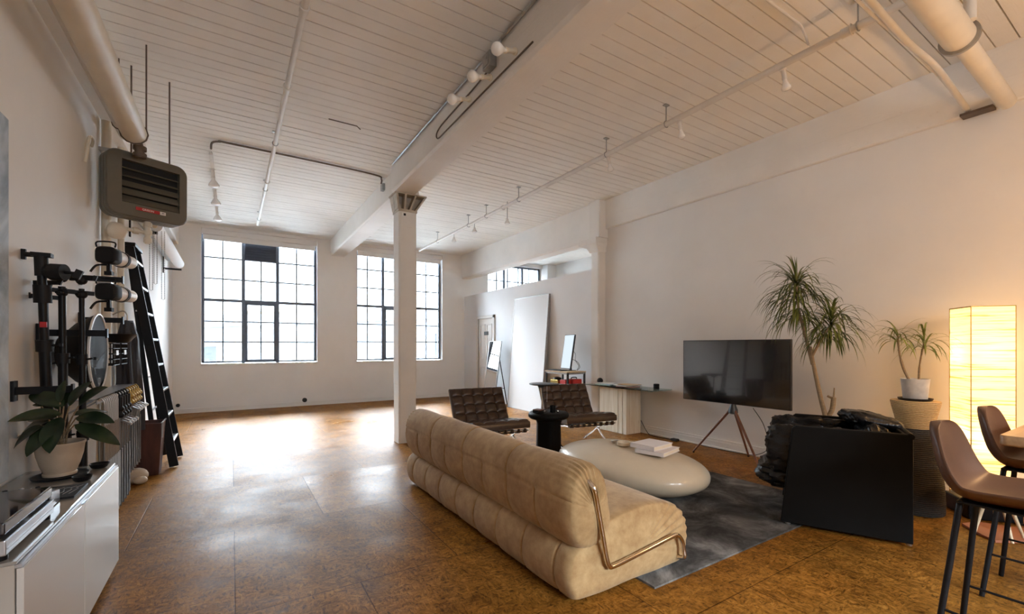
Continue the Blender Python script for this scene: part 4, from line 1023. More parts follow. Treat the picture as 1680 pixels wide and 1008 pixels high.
for yy, lab in ((1.90, 'nearest clear spot bulb hanging under the long right sprinkler pipe'), (2.90, 'second clear spot bulb hanging under the long right sprinkler pipe'), (3.90, 'third clear spot bulb hanging under the long right sprinkler pipe')):
    lamp_bulb('spot_bulb', lab, (SPX+.01, yy, SPZ-.028), (SPX+.05, yy-.01, SPZ-.20), .036, 'spot bulbs on the sprinkler pipe', .018, mb=M['pipew'])
for yy, xo, lab in ((6.55, .22, 'nearest small bulb on a thin drop rod by the right sprinkler pipe'), (7.35, .0, 'middle small bulb on a thin drop rod by the right sprinkler pipe'), (8.25, .0, 'farthest small bulb on a thin drop rod by the right sprinkler pipe')):
    t = thing('drop_bulb', lab, 'light bulb', (SPX+xo, yy, 3.47), 0, 'bulbs on drop rods')
    build(B().cyl((SPX+xo, yy, 3.56), (SPX+xo, yy, CEIL-.004 if xo else SPZ-.029), .006, n=8), 'drop_rod', M['galv'], t)
    build(B().lathe([(.016, 3.56), (.02, 3.555), (.02, 3.53), (.045, 3.49), (.048, 3.475), (.001, 3.465)], (SPX+xo, yy, 0), 20), 'bulb_glass', M['frost'], t)
one(B().tube(arc([(2.9, 1.73, 3.845), (3.25, 1.73, 3.846), (3.6, 1.728, 3.846), (3.72, 1.715, 3.82), (3.80, 1.70, 3.70)], 6), .009, 8), 'overhead_cable', M['pipew'], 'white cable stapled to the ceiling boards beside the right sprinkler pipe', 'cable')
one(B().tube([(.9, 5.2, 3.848), (1.2, 5.2, 3.848), (1.24, 5.2, 3.82)], .006, 6), 'overhead_hook_mount', M['rust'], 'rusty bent rod end on the left ceiling boards', 'hook')
# right-hand corner pipes
bp = thing('drain_pipe', 'thick cream drain pipe with a flange crossing the top right corner', 'pipe', (4.2, .92, 3.42))
build(B().cyl((2.2, .93, 3.50), (4.17, .93, 3.43), .085, n=36), 'wide_section', M['pipe'], bp)
build(B().cyl((4.16, .93, 3.43), (5.42, .93, 3.37), .058, n=32), 'narrow_section', M['pipe'], bp)
build(B().cyl((4.14, .93, 3.431), (4.165, .93, 3.430), .106, n=36).cyl((4.18, .93, 3.429), (4.20, .93, 3.428), .078, n=36), 'flange', M['galv'], bp)
build(B().cyl((4.06, .86, 3.47), (4.06, .86, CEIL-.006), .032, n=20), 'riser', M['pipew'], bp)
build(B().cyl((4.06, .86, CEIL-.02), (4.06, .86, CEIL-.004), .06), 'ceiling_mount', M['pipew'], bp)
cp = thing('conduit_bundle', 'white conduit bundle running to a bracket on the right wall beam', 'conduit', (4.4, 1.2, 3.55))
build(B().tube(arc([(3.2, 1.20, 3.61), (3.6, 1.205, 3.595), (4.2, 1.215, 3.585), (4.8, 1.20, 3.58), (5.42, 1.16, 3.40)], 6), .022, 10), 'large_conduit', M['pipew'], cp)
build(B().tube(arc([(3.2, 1.25, 3.61), (3.7, 1.25, 3.60), (4.3, 1.245, 3.615), (5.0, 1.22, 3.56), (5.42, 1.18, 3.42)], 6), .010, 8), 'small_conduit', M['pipew'], cp)
build(B().box(5.36, 5.47, 1.0, 1.20, 3.352, 3.372), 'wall_bracket', M['rust'], cp)
oc = one(B().cyl((1.41, YF-.006, .13), (1.41, YF-.03, .13), .05, n=24).cyl((1.41, YF-.03, .13), (1.41, YF-.045, .13), .035, n=24), 'round_outlet', M['black'], 'black round outlet low on the far wall between the two windows', 'outlet')
one(B().cyl((-.91, YF-.03, .17), (-.91, YF-.05, .17), .025, n=20).cyl((-.91, YF-.006, .17), (-.91, YF-.03, .17), .035, n=20), 'wall_fitting', M['black'], 'small black round fitting low in the far left corner', 'fitting')

# ================================================================== UNIT HEATER
hr = math.radians(27)
HX, HY_, HZ = -.622, 5.10, 2.765
he = thing('unit_heater', 'olive drab unit heater with louvred front hanging near the left wall', 'heater', (HX, HY_, HZ-.28), hr)
w, h, dpt, rr = .30, .28, .17, .085
def rrect(w, h, r, y, n=7):
    out = []
    for cx, cz, a0 in ((w-r, h-r, 0), (-w+r, h-r, PI/2), (-w+r, -h+r, PI), (w-r, -h+r, 1.5*PI)):
        for k in range(n+1):
            a = a0+PI/2*k/n; out.append((cx+r*math.cos(a), y, cz+r*math.sin(a)+.28))
    return out
b = B(); prof = [(.97, .0), (1.0, .012), (1.0, .05), (.985, .055), (.985, .062), (1.0, .067), (1.0, .11), (.985, .115), (.985, .122), (1.0, .127), (1.0, .16), (.97, .175)]
lx0, lx1, lz0, lz1 = -.195, .235, -.165+.28, .205+.28
outer = rrect(w*.97, h*.97, rr, 0)
b.rings([rrect(w*s, h*s, rr, y) for s, y in prof], True, False, True)
b.add(rrect(w*.97, h*.97, rr, .175), [tuple(range(32))])
# front face with a rectangular opening: strips between the outline and the opening
op = []
for (x, y, z) in outer:
    x2 = min(max(x, lx0), lx1); z2 = min(max(z, lz0), lz1)
    if abs(x) > w*.97-.09 and not (z > lz1 or z < lz0): x2 = lx1 if x > 0 else lx0
    op.append((x2, 0, z2))
b.rings([outer, op, [(p[0], .05, p[2]) for p in op]], True, False, False)
build(b, 'casing', M['olive'], he, 0, True, 0, 30)
build(B().box(lx0, lx1, .05, .06, lz0, lz1), 'cavity', M['void'], he, 0, True)
for f_, hh, tl_ in ((.19, .030, 1.05), (.37, .034, .95), (.55, .060, .50), (.73, .064, .42), (.91, .064, .40)):
    z = lz1-(lz1-lz0)*f_
    build(B().cbox(((lx0+lx1)/2, .020, z), lx1-lx0-.004, .006, hh, (-tl_, 0, 0)), 'louvre_blade', M['olive2'], he, 0, True)
build(B().box(-.10, .075, -.006, .001, .065, .093), 'red_badge', M['red'], he, .001, True)
build(B().box(.078, .122, -.006, .001, .065, .093), 'white_badge', M['white'], he, .001, True)
def text_mesh(s, size, align='CENTER'):
    cu = bpy.data.curves.new('lettering', 'FONT'); cu.body = s; cu.size = size; cu.align_x = align; cu.extrude = .0006
    o = bpy.data.objects.new('lettering', cu); C.objects.link(o); bpy.context.view_layer.update()
    me = bpy.data.meshes.new_from_object(o.evaluated_get(bpy.context.evaluated_depsgraph_get()))
    vs = [tuple(v.co) for v in me.vertices]; fs = [tuple(p.vertices) for p in me.polygons]
    bpy.data.objects.remove(o); bpy.data.curves.remove(cu); bpy.data.meshes.remove(me)
    return vs, fs
vs, fs = text_mesh('GRISON', .024)
build(B().add([(x-.012, -.0075-z, y+.071) for x, y, z in vs], fs), 'badge_lettering', M['white'], he, 0, True)
vs, fs = text_mesh('M', .024)
build(B().add([(x+.10, -.0075-z, y+.071) for x, y, z in vs], fs), 'number_lettering', M['black'], he, 0, True)
for (x, y) in ((.20, .12), (-.09, .12)):
    build(B().cyl((x, y, .55), (x, y, CEIL-HZ+.28-.004), .007, n=8), 'hanging_rod', M['rust'], he, 0, True)
b = B(); b.cyl((.02, .09, .02), (.02, .09, -.20), .022, n=14)
for z in (-.03, -.10, -.17): b.cyl((.02, .09, z-.02), (.02, .09, z+.02), .032, n=14)
b.cyl((.02, .09, -.10), (-.17, .09, -.10), .016, n=12); b.cyl((-.05, .09, -.10), (-.09, .09, -.10), .028, n=12)
b.ell((-.20, .09, -.13), .075, .05, .075, 16)
build(b, 'steam_trap', M['pipe'], he, 0, True)

# ================================================================== PAPER ROLLS
for k, (x, z, r_, y0, y1, m, lab) in enumerate(((-.775, 2.79, .075, 6.75, 9.62, 'roll', 'white backdrop paper roll, front one of the pair high on the left wall'), (-.925, 2.90, .056, 6.7, 9.75, 'rollb', 'pale blue backdrop paper roll behind the white one high on the left wall'))):
    t = thing('paper_roll', lab, 'paper roll', (x, (y0+y1)/2, z), 0, 'backdrop paper rolls')
    b = B(); ring = []
    b.cyl((x, y0, z), (x, y1, z), r_, n=40); build(b, 'paper', M[m], t)
    build(B().cyl((x, y1-.001, z), (x, y1+.03, z), .028, n=20).cyl((x, y0-.03, z), (x, y0+.001, z), .028, n=20), 'core', M['page'], t)
for yy, lab in ((6.70, 'black roll bracket on the left wall at the near end of the paper rolls'), (9.66, 'black roll bracket on the left wall at the far end of the paper rolls')):
    t = thing('roll_bracket', lab, 'bracket', (-.99, yy, 2.7), 0, 'paper roll brackets')
    build(B().box(-1.0, -.985, yy-.02, yy+.02, 2.62, 3.0), 'wall_mount', M['black'], t)
    build(B().box(-.985, -.74, yy-.008, yy+.008, 2.68, 2.71), 'hook_arm', M['black'], t)
b = None
for k, (x, zb, lab) in enumerate(((-.80, 2.02, 'left loop of steel bead chain hanging from the paper rolls'), (-.76, 2.10, 'middle loop of steel bead chain hanging from the paper rolls'), (-.69, 1.92, 'right loop of steel bead chain hanging from the paper rolls'))):
    b = B()
    z = zb
    while z < 2.72:
        for dx in (-.014, .014): b.ell((x+dx, 6.68+.01*k, z), .006, .006, .007, 6)
        z += .021
    b.tube([(x-.014, 6.68+.01*k, 2.72), (x-.014, 6.68+.01*k, zb), (x, 6.68+.01*k, zb-.014), (x+.014, 6.68+.01*k, zb), (x+.014, 6.68+.01*k, 2.72)], .002, 5)
    one(b, 'bead_chain', M['bead'], lab, 'chain', 'bead chains')
# ================================================================== LOW CABINET WITH DJ GEAR
CX0, CX1, CY0, CY1, CH = -.985, -.585, 2.12, 3.59, .64
cb = thing('media_cabinet', 'low gloss white cabinet with a grey glass top along the left wall', 'cabinet', (-.785, 2.85, 0))
build(B().box(CX0, CX1-.022, CY0, CY1, .06, CH-.012).box(CX0+.03, CX1-.06, CY0+.03, CY1-.03, 0, .06), 'body', M['cabs'], cb, .002)
build(B().box(CX0, CX1-.016, CY0-.002, CY1+.002, CH-.011, CH), 'glass_top', M['cabt'], cb, .0015)
sp_ = 2.845
for a, c in ((CY0, sp_-.0015), (sp_+.0015, CY1)):
    d = build(B().box(CX1-.018, CX1, a, c, .045, CH-.026), 'door', M['cabw'], cb, .0015)
build(B().box(CX1-.022, CX1-.004, CY0, CY1, CH-.024, CH-.013), 'top_rail', M['alu'], cb)
build(B().box(CX1-.014, CX1+.004, sp_-.03, sp_+.05, CH-.026, CH-.020), 'latch', M['alu'], cb)
# turntable with dust cover
T0, T1 = 2.13, 2.60
tt = thing('turntable', 'silver turntable under a dark glossy dust cover on the white cabinet', 'turntable', (-.79, 2.36, CH))
build(B().box(-.965, -.63, T0, T1, CH+.018, CH+.07).box(-.963, -.628, T0+.01, T1-.01, CH+.035, CH+.045), 'plinth', M['alu'], tt, .004)
for x in (-.94, -.655):
    for y in (T0+.03, T1-.03): build(B().cyl((x, y, CH), (x, y, CH+.018), .022, n=16), 'foot', M['black'], tt)
build(B().lathe([(.155, CH+.071), (.157, CH+.08), (.15, CH+.084), (.001, CH+.084)], (-.80, 2.36, 0), 48), 'platter', M['black'], tt)
build(B().box(-.962, -.634, T0+.004, T1-.004, CH+.0855, CH+.128), 'dust_cover', M['smoke'], tt, .006)
build(B().box(-.70, -.64, T1-.012, T1+.012, CH+.06, CH+.10).box(-.95, -.89, T1-.012, T1+.012, CH+.06, CH+.10), 'hinge', M['black'], tt, .003)
# mixer with sloped panel
mx = thing('audio_mixer', 'black audio mixer with knobs and a sloped silver end behind the turntable', 'mixer', (-.81, 2.75, CH))
b = B(); b.rings([[(-.965, 2.635, CH+.002), (-.965, 2.635, CH+.085), (-.965, 2.84, CH+.055), (-.965, 2.84, CH+.002)], [(-.668, 2.635, CH+.002), (-.668, 2.635, CH+.085), (-.668, 2.84, CH+.055), (-.668, 2.84, CH+.002)]], True, True, False)
build(b, 'body', M['alu'], mx, .003)
tilt = math.atan2(-.03, .205)
build(B().cbox((-.818, 2.738, CH+.0735), .27, .185, .005, (tilt, 0, 0)), 'control_panel', M['black'], mx)
for i in range(5):
    for j in range(2):
        x = -.92+.05*i; y = 2.68+.085*j; z = CH+.076-(y-2.738)*.146
        build(B().cyl((x, y, z), (x, y, z+.022), .0095, .008, n=14).box(x-.001, x+.001, y, y+.008, z+.02, z+.0235), 'knob', M['black'] if (i+j) % 2 else M['alu'], mx)
bk = thing('record_sleeve', 'flat black booklet with pale lettering on the cabinet beside the plant', 'booklet', (-.70, 2.96, CH+.0005))
build(B().box(-.79, -.625, 2.86, 3.10, CH+.0005, CH+.010), 'cover', M['blackm'], bk, .001)
b = B(); rr_ = random.Random(11)
for k in range(6):
    xx = -.765+.022*k; b.tube(arc([(xx, 2.93+rr_.uniform(-.02, .01), CH+.0112), (xx+.014, 2.98+rr_.uniform(-.02, .02), CH+.0112), (xx+.004, 3.02, CH+.0112), (xx+.02, 3.04+rr_.uniform(-.01, .02), CH+.0112)], 4), .0012, 4)
build(b, 'scrawl_lettering', M['grey'], bk)
# rubber plant
PX_, PY_ = -.79, 3.36
rp = thing('rubber_plant', 'dark-leaved rubber plant in a beige stoneware pot on the white cabinet', 'plant', (PX_, PY_, CH))
build(B().lathe([(.095, CH+.001), (.11, CH+.006), (.116, CH+.016), (.110, CH+.016), (.096, CH+.010), (.001, CH+.010)], (PX_, PY_, 0), 48), 'saucer', M['black'], rp)
build(B().lathe([(.060, CH+.012), (.068, CH+.014), (.070, CH+.026), (.064, CH+.030), (.080, CH+.07), (.094, CH+.125), (.100, CH+.175), (.105, CH+.182), (.105, CH+.192), (.097, CH+.192), (.092, CH+.16), (.001, CH+.15)], (PX_, PY_, 0), 48), 'pot', M['potc'], rp)
build(B().lathe([(.092, CH+.158), (.05, CH+.168), (.001, CH+.17)], (PX_, PY_, 0), 30), 'soil', M['soil'], rp)
b = B(); bs_l = B(); L0 = Vector((PX_, PY_, CH+.165))
camright = Vector((.846, -.533, 0)); camfwd = Vector((.533, .846, 0))
def broad_leaf(b, p0, d, L, W, nrm, bend=.25):
    d = Vector(d).normalized(); nrm = Vector(nrm); s = d.cross(nrm).normalized(); nrm = s.cross(d).normalized()
    rs = []; p = Vector(p0)
    for i in range(13):
        t = i/12; w = W*(math.sin(PI*min(1, t**.85))**.75)*.5 if 0 < t < 1 else .002
        rs.append([p-s*w+nrm*w*.22, p-s*w*.5+nrm*w*.05, p.copy(), p+s*w*.5+nrm*w*.05, p+s*w+nrm*w*.22])
        d = (d-nrm*bend/12).normalized(); nrm = s.cross(d).normalized(); p = p+d*L/12
    b.rings(rs, False, False, True)
# (right, up, fwd offsets of leaf base; direction right, up, fwd; length; width)
lv = [((.02,.20,0),(-.75,.42,-.1),.21,.095),((.05,.20,0),(.30,.75,.1),.16,.085),((.10,.20,0),(.55,.62,0),.17,.10),((.09,.14,0),(1,.05,-.1),.20,.085),((.08,.10,0),(.95,-.35,.1),.24,.085),((.05,.15,-.05),(.15,-.55,-.5),.20,.11),
      ((-.02,.14,0),(-1,.10,.0),.19,.085),((-.06,.12,0),(-.9,-.22,0),.24,.10),((-.05,.10,-.04),(-.75,-.45,-.3),.18,.09),((-.03,.10,-.05),(-.45,-.7,-.3),.15,.09),((0,.18,0),(-.35,.55,.4),.20,.09),((.03,.10,-.04),(-.1,-.35,-.6),.19,.11),((.0,.22,0),(-.1,.9,.1),.13,.05),((.02,.14,.05),(.3,.2,.8),.18,.09),((.04,.16,-.03),(-.5,.1,-.5),.20,.10),((-.10,.20,0),(-.7,.25,0),.06,.025)]
for (o, d, L, W) in lv:
    p = L0+camright*o[0]+Vector((0,0,1))*(o[1]+.02)+camfwd*o[2]; dv = camright*d[0]+Vector((0,0,1))*d[1]+camfwd*d[2]
    bs_l.tube(arc([L0+Vector((o[0]*.2, o[0]*.1, -.01)), L0*.5+p*.5+Vector((0,0,.01)), p], 5), .0035, 6)
    nr = Vector((0,0,1))*1.0-camfwd*.75
    if abs(dv.normalized().dot(nr.normalized())) > .9: nr = -camfwd
    broad_leaf(b, p, dv, L, W, nr, .5)
build(b, 'leaves', M['rubberleaf'], rp); build(bs_l, 'stems', M['trunk'], rp)
for k, (x, y, r_, lab) in enumerate(((-.655, 3.49, .046, 'black dish, the farther of two behind the booklet on the cabinet'), (-.668, 3.20, .042, 'black dish, the nearer of two beside the plant saucer on the cabinet'))):
    one(B().lathe([(r_*.55, CH+.0005), (r_*.8, CH+.006), (r_, CH+.028), (r_*.93, CH+.028), (r_*.7, CH+.010), (.001, CH+.008)], (x, y, 0), 28), 'small_dish', M['black'], lab, 'dish', 'small black dishes')
one(B().box(-.997, -.972, 2.2, 3.325, .665, 2.52), 'wall_art_canvas', M['canvas'], 'pale cloudy blue canvas panel hanging on the left wall above the cabinet', 'canvas', None, .003)

# ================================================================== GRIP GEAR ON THE LEFT WALL
def stand(label, top, bot, r, head, mat_='black'):
    t = thing('grip_stand', label, 'light stand', (bot[0], bot[1], 0), 0, 'black grip stands')
    p, q = Vector(bot), Vector(top); d = q-p
    at = lambda f: p+d*f
    build(B().cyl(at(0), at(.45), r*1.15, n=18).cyl(at(.45), at(.72), r*.92, n=18).cyl(at(.72), at(.97), r*.72, n=18), 'column', M[mat_], t)
    b = B()
    for f, k in ((.45, 1.5), (.72, 1.35), (.30, 1.4)): b = B(); b.cyl(at(f-.018), at(f+.018), r*k, n=18); b.cyl(at(f)+Vector((r, -.01, 0)), at(f)+Vector((r+.03, -.02, .005)), .006, n=10); b.cbox(at(f)+Vector((r+.045, -.02, .005)), .014, .024, .018); build(b, 'collar', M['blackm'], t)
    for (ax, ay) in ((.024, -.015), (-.024, -.010), (.0, .026)):
        f = Vector((bot[0]+ax, bot[1]+ay, .012)); g = at(.32)
        build(B().bar(g, f, .022, .016).bar(at(.05), (g+f)/2, .014, .010), 'leg', M[mat_], t)
    hd_ = at(1.0); b = B(); H0 = hd_.copy()
    if head == 'big':
        b.cyl(at(.93), at(1.0), .032, n=18); b.cyl(hd_+Vector((-.075, .02, 0)), hd_+Vector((.04, -.01, .0)), .015, n=12); b.cbox(hd_+Vector((-.08, .02, 0)), .02, .02, .062); b.box(hd_.x-.04, hd_.x+.05, hd_.y-.03, hd_.y+.03, hd_.z-.012, hd_.z+.012)
        c = at(.95); b.cyl(c+Vector((.02, -.01, -.01)), c+Vector((.05, -.02, -.01)), .035, .05, 20); b.cyl(c+Vector((.05, -.02, -.01)), c+Vector((.115, -.045, -.01)), .052, .050, 24); b.cyl(c+Vector((.11, -.045, -.01)), c+Vector((.17, -.065, -.015)), .010, n=10); b.cbox(c+Vector((.18, -.07, -.02)), .035, .03, .055, (0, .4, 0))
        b.cyl(at(.84), at(.90), .042, n=18)
    else:
        for f, s in ((1.0, 1), (.93, -1)):
            c = at(f); b.ell(c, .040, .034, .038, 14); b.bar(c+Vector((-.075*s, .02, .012)), c+Vector((.085*s, -.03, .018)), .026, .034); b.cbox(c+Vector((.09*s, -.03, .02)), .024, .03, .045, (0, .3*s, 0)); b.cyl(c, c+Vector((-.02, -.06, -.005)), .012, n=10)
    k_ = .92 if head == 'big' else .72; b.v = [tuple(H0+(Vector(p)-H0)*k_) for p in b.v]
    build(b, 'grip_head', M['blackm'], t)
    if head == 'big': build(B().box(bot[0]-.008+d.x*.8, bot[0]+.02+d.x*.8, bot[1]+d.y*.8-r*1.0-.004, bot[1]+d.y*.8-r*.7, d.z*.8-.012, d.z*.8+.018), 'red_label', M['red'], t)
    return t
stand('thick black roller stand with a large grip head, nearest of the wall stands', (-.915, 3.56, 1.87), (-.895, 3.69, .03), .028, 'big')
stand('thin black stand with a knobbly head, just behind the thick roller stand', (-.935, 3.72, 1.72), (-.93, 3.80, .03), .013, 'small')
stand('black stand with a twin grip head, between the thin stand and the round softbox', (-.868, 3.725, 1.765), (-.858, 3.74, .03), .024, 'small')
stand('black stand with a slim chromed edge, crossing in front of the round softbox', (-.775, 3.70, 1.755), (-.768, 3.715, .03), .019, 'small')
def arm(label, y, z, x1, group=None, name='stand_support'):
    t = thing(name, label, 'wall bracket', (-1.0, y, z), 0, group)
    build(B().box(-.999, -.985, y-.03, y+.03, z-.055, z+.055), 'wall_mount', M['black'], t, .002)
    build(B().box(-.985, x1, y-.018, y+.018, z-.02, z+.02), 'arm_bar', M['black'], t, .002)
    build(B().box(x1-.006, x1+.004, y-.022, y+.022, z-.03, z+.03), 'end_stop', M['black'], t, .002)
arm('lower black wall arm bracing the stands above the rubber plant', 3.46, 1.11, -.76)
arm('upper black wall arm bracing the stands in front of the round softbox', 3.825, 1.435, -.68)
sb = thing('softbox', 'round black softbox with a pale rim hanging on the left wall', 'softbox', (-.88, 4.12, 1.05))
Mx = Matrix.Translation((-.985, 4.13, 1.31)) @ Matrix.Rotation(PI/2, 4, 'Y') @ Matrix.Identity(4)
build(B().lathe([(.05, 0), (.10, .01), (.20, .10), (.245, .17), (.262, .20)], n=56, M=Mx), 'shell', M['blackm'], sb)
build(B().lathe([(.262, .198), (.268, .203), (.268, .212), (.258, .214), (.256, .206)], n=56, M=Mx), 'rim', M['white'], sb)
build(B().cyl((-.783, 4.13, 1.31), (-.779, 4.13, 1.31), .257, n=56), 'front_cloth', mat('charcoal_cloth', (.022, .026, .034), .6), sb)
# flash heads on two wall arms
arm('upper black wall arm carrying a white studio flash', 4.70, 1.885, -.74, 'flash head arms', 'flash_support'); arm('lower black wall arm carrying a white studio flash', 4.70, 1.56, -.74, 'flash head arms', 'flash_support')
def flash(label, c, s=1):
    t = thing('studio_flash', label, 'studio flash', c, math.radians(-16), 'studio flash heads')
    def cy(y0, y1, r0, r1=None): return B().cyl((0, y0, 0), (0, y1, 0), r0*s, (r1 or r0)*s, 26)
    rs = []
    b = B()
    for y, k in ((0, .85), (.012, 1), (.10, 1), (.115, .92)):
        rs.append([(.068*s*k*sgnpow(math.cos(2*PI*j/32), .55), y, .066*s*k*sgnpow(math.sin(2*PI*j/32), .55)) for j in range(32)])
    b.rings(rs); build(b, 'control_back', M['blackm'], t, 0, True)
    build(cy(.112, .215, .060), 'barrel', M['white'], t, 0, True)
    build(cy(.213, .245, .066), 'lock_ring', M['black'], t, 0, True)
    build(cy(.243, .37, .056, .053).ell((0, .37, 0), .053*s, .03, .053*s, 20), 'glass_dome', M['frost'], t, 0, True)
    build(B().tube(arc([(-.06*s, .02, .06*s), (-.055*s, .02, .10*s), (.055*s, .02, .10*s), (.06*s, .02, .06*s)], 5), .006, 8), 'handle', M['black'], t, 0, True)
    build(B().box(-.012, .012, .05, .075, -.14, -.06).box(-.025, .025, .045, .08, -.155, -.125).tube(arc([(0, .04, -.075), (-.06, .02, -.085), (-.09, .0, -.14)], 5), .008, 8), 'mount_bracket', M['black'], t, 0, True)
for z, nm in ((2.075, 'upper'), (1.785, 'lower')):
    flash(f'{nm} of two white studio flashes with black backs high on the left wall', (-.845, 4.66, z))
# wire baskets
for yy, lab in ((4.82, 'nearer small black wire basket on the left wall right of the softbox'), (5.14, 'farther small black wire basket on the left wall near the garment bag')):
    t = thing('wire_basket', lab, 'basket', (-.9, yy, 1.2), 0, 'small wire baskets'); b = B()
    for z in (1.20, 1.245, 1.29, 1.335, 1.375): b.tube([(-.985, yy-.12, z), (-.80, yy-.12, z), (-.80, yy+.12, z), (-.985, yy+.12, z)], .0035, 6, loop=True, sq=True)
    for k in range(9):
        y = yy-.12+.24*k/8; b.tube([(-.985, y, 1.20), (-.80, y, 1.20), (-.80, y, 1.375)], .0025, 5)
    for k in range(6):
        x = -.985+.185*k/5; b.tube([(x, yy-.12, 1.375), (x, yy-.12, 1.20), (x, yy+.12, 1.20), (x, yy+.12, 1.375)], .0025, 5)
    build(b, 'wire_mesh', M['black'], t)
    build(B().box(-.797, -.794, yy-.03, yy+.05, 1.28, 1.32), 'label_card', M['white'], t)
    build(B().box(-.999, -.985, yy-.03, yy+.03, 1.30, 1.39), 'wall_mount', M['black'], t)
bw = thing('reflector_dish', 'black reflector dish lying on the wire baskets', 'reflector', (-.88, 4.98, 1.38))
build(B().lathe([(.07, 1.384), (.08, 1.39), (.125, 1.446), (.132, 1.455), (.126, 1.456), (.08, 1.40), (.001, 1.395)], (-.815, 4.96, 0), 40), 'bowl', M['black'], bw)
# hanging bar with slim stands
br = thing('stand_rack', 'slanted silver wall bar from which slim light stands hang', 'rack', (-.85, 4.9, .97))
build(B().box(-.915, -.775, 4.06, 5.56, .985, .992).box(-.78, -.775, 4.06, 5.56, .955, .992), 'angle_bar', M['alu'], br)
for yy in (4.1, 4.8, 5.5): build(B().box(-.999, -.985, yy-.02, yy+.02, .85, .985).bar((-.99, yy, .86), (-.80, yy, .98), .02, .012), 'wall_mount', M['alu'], br)
NEAR = [4.10+.052*k for k in range(9)]; MID = [4.60, 4.70, 4.80, 4.90]; FAR = [5.02, 5.12, 5.22, 5.32, 5.42]
def hung(label, y, kind, group):
    t = thing('slim_light_stand', label, 'light stand', (-.755, y, .12), 0, group)
    x = -.742; m = {'plain': 'tubes', 'knuckle': 'darksteel', 'brass': 'darksteel'}[kind]
    z1 = {'plain': .80, 'knuckle': .80, 'brass': .86}[kind]; z0 = .10 if kind != 'brass' else .26
    build(B().cyl((x, y, z0), (x, y, z1), .011, n=12).cyl((x-.028, y+.008, z0), (x-.028, y+.008, z1-.02), .008, n=10), 'column', M[m], t)
    hk = {'plain': 'silver', 'knuckle': 'black', 'brass': 'brass'}[kind]
    if kind == 'plain':
        build(B().cyl((x, y, .79), (x, y, .95), .006, n=10).tube(arc([(x, y, .94), (x-.005, y, .975), (x-.022, y, .99), (x-.03, y, .975)], 4), .005, 8), 'hang_hook', M['silver'], t)
    else:
        b = B(); b.cyl((x, y, z1-.01), (x, y, .955), .018, n=14)
        for z in (z1+.01, z1+.06): b.ell((x+.004, y, z), .026, .024, .024, 12)
        b.tube(arc([(x, y, .95), (x-.005, y, .975), (x-.022, y, .995), (x-.03, y, .98)], 4), .006, 8)
        build(b, 'clamp_mount', M[hk], t)
        build(B().cyl((x+.01, y-.01, z1-.03), (x+.065, y-.03, z1-.055), .007, n=10).cyl((x+.055, y-.027, z1-.05), (x+.075, y-.033, z1-.06), .015, .010, n=12), 'tommy_bar', M['silver'], t)
    b = B()
    for k, dy in enumerate((-.014, .014)): b.bar((x+.012, y+dy, z0+.03), (x+.012, y+dy*.8, z0+.45), .010, .006)
    build(b, 'folded_legs', M[m], t)
for k, y in enumerate(NEAR): hung(f'plain silver slim stand, {ORD[k]} along the slanted silver wall bar', y, 'plain', 'plain silver hung stands')
for k, y in enumerate(MID): hung(f'slim stand with black clamp, {ORD[k]} of those hanging mid way along the wall bar', y, 'knuckle', 'hung stands with black clamps')
for k, y in enumerate(FAR): hung(f'slim stand with brass clamp, {ORD[k]} of those hanging beside the garment bag', y, 'brass', 'hung stands with brass clamps')
# garment bag
ga = thing('garment_bag', 'dark indigo garment hanging on the left wall between the brass-clamped stands and the ladder', 'garment', (-.85, 5.74, .55))
b = B(); rs = []
for i in range(30):
    t = i/29; z = 1.60-1.08*t; w = .11+.05*math.sin(PI*min(1, t*1.3)) - .03*t; dpt = .075+.035*t
    if t < .15: w *= .55+3*t; dpt *= .6+2.6*t
    ring = []
    for k in range(44):
        a = 2*PI*k/44; f = 1+.13*math.sin(a*6+z*2.5)+.08*math.sin(a*11-z*4)
        ring.append((-.875+dpt*f*math.cos(a)+.02*t, 5.76+w*f*math.sin(a)+.02*t, z+.01*math.sin(a*3)))
    rs.append(ring)
b.rings(rs); build(b, 'cloth', M['garment'], ga)
build(B().tube(arc([(-.875, 5.76, 1.59), (-.875, 5.76, 1.66), (-.90, 5.76, 1.70), (-.94, 5.76, 1.69), (-.985, 5.76, 1.66)], 5), .006, 8), 'hang_hook', M['silver'], ga)
# wooden bin
wb_ = thing('waste_bin', 'dark mahogany square bin on the floor below the hanging garment', 'bin', (-.765, 6.06, 0))
def sqr(h, z, cx=-.765, cy=6.06): return [(cx-h, cy-h, z), (cx+h, cy-h, z), (cx+h, cy+h, z), (cx-h, cy+h, z)]
build(B().rings([sqr(.115, .0), sqr(.15, .55), sqr(.135, .55), sqr(.105, .03)], True, True, False), 'body', M['bin'], wb_, .004)
build(B().bar((-.615, 5.91, .40), (-.615, 5.91, .552), .014, .014).bar((-.615, 5.91, .552), (-.615, 6.21, .552), .012, .012), 'metal_edge', M['silver'], wb_)
one(B().ell((-.80, 5.70, .075), .10, .07, .075, 18).ell((-.76, 5.64, .04), .06, .05, .038, 14), 'sand_bag', M['potc'], 'beige lumpy sandbag on the floor beside the mahogany bin', 'sandbag')

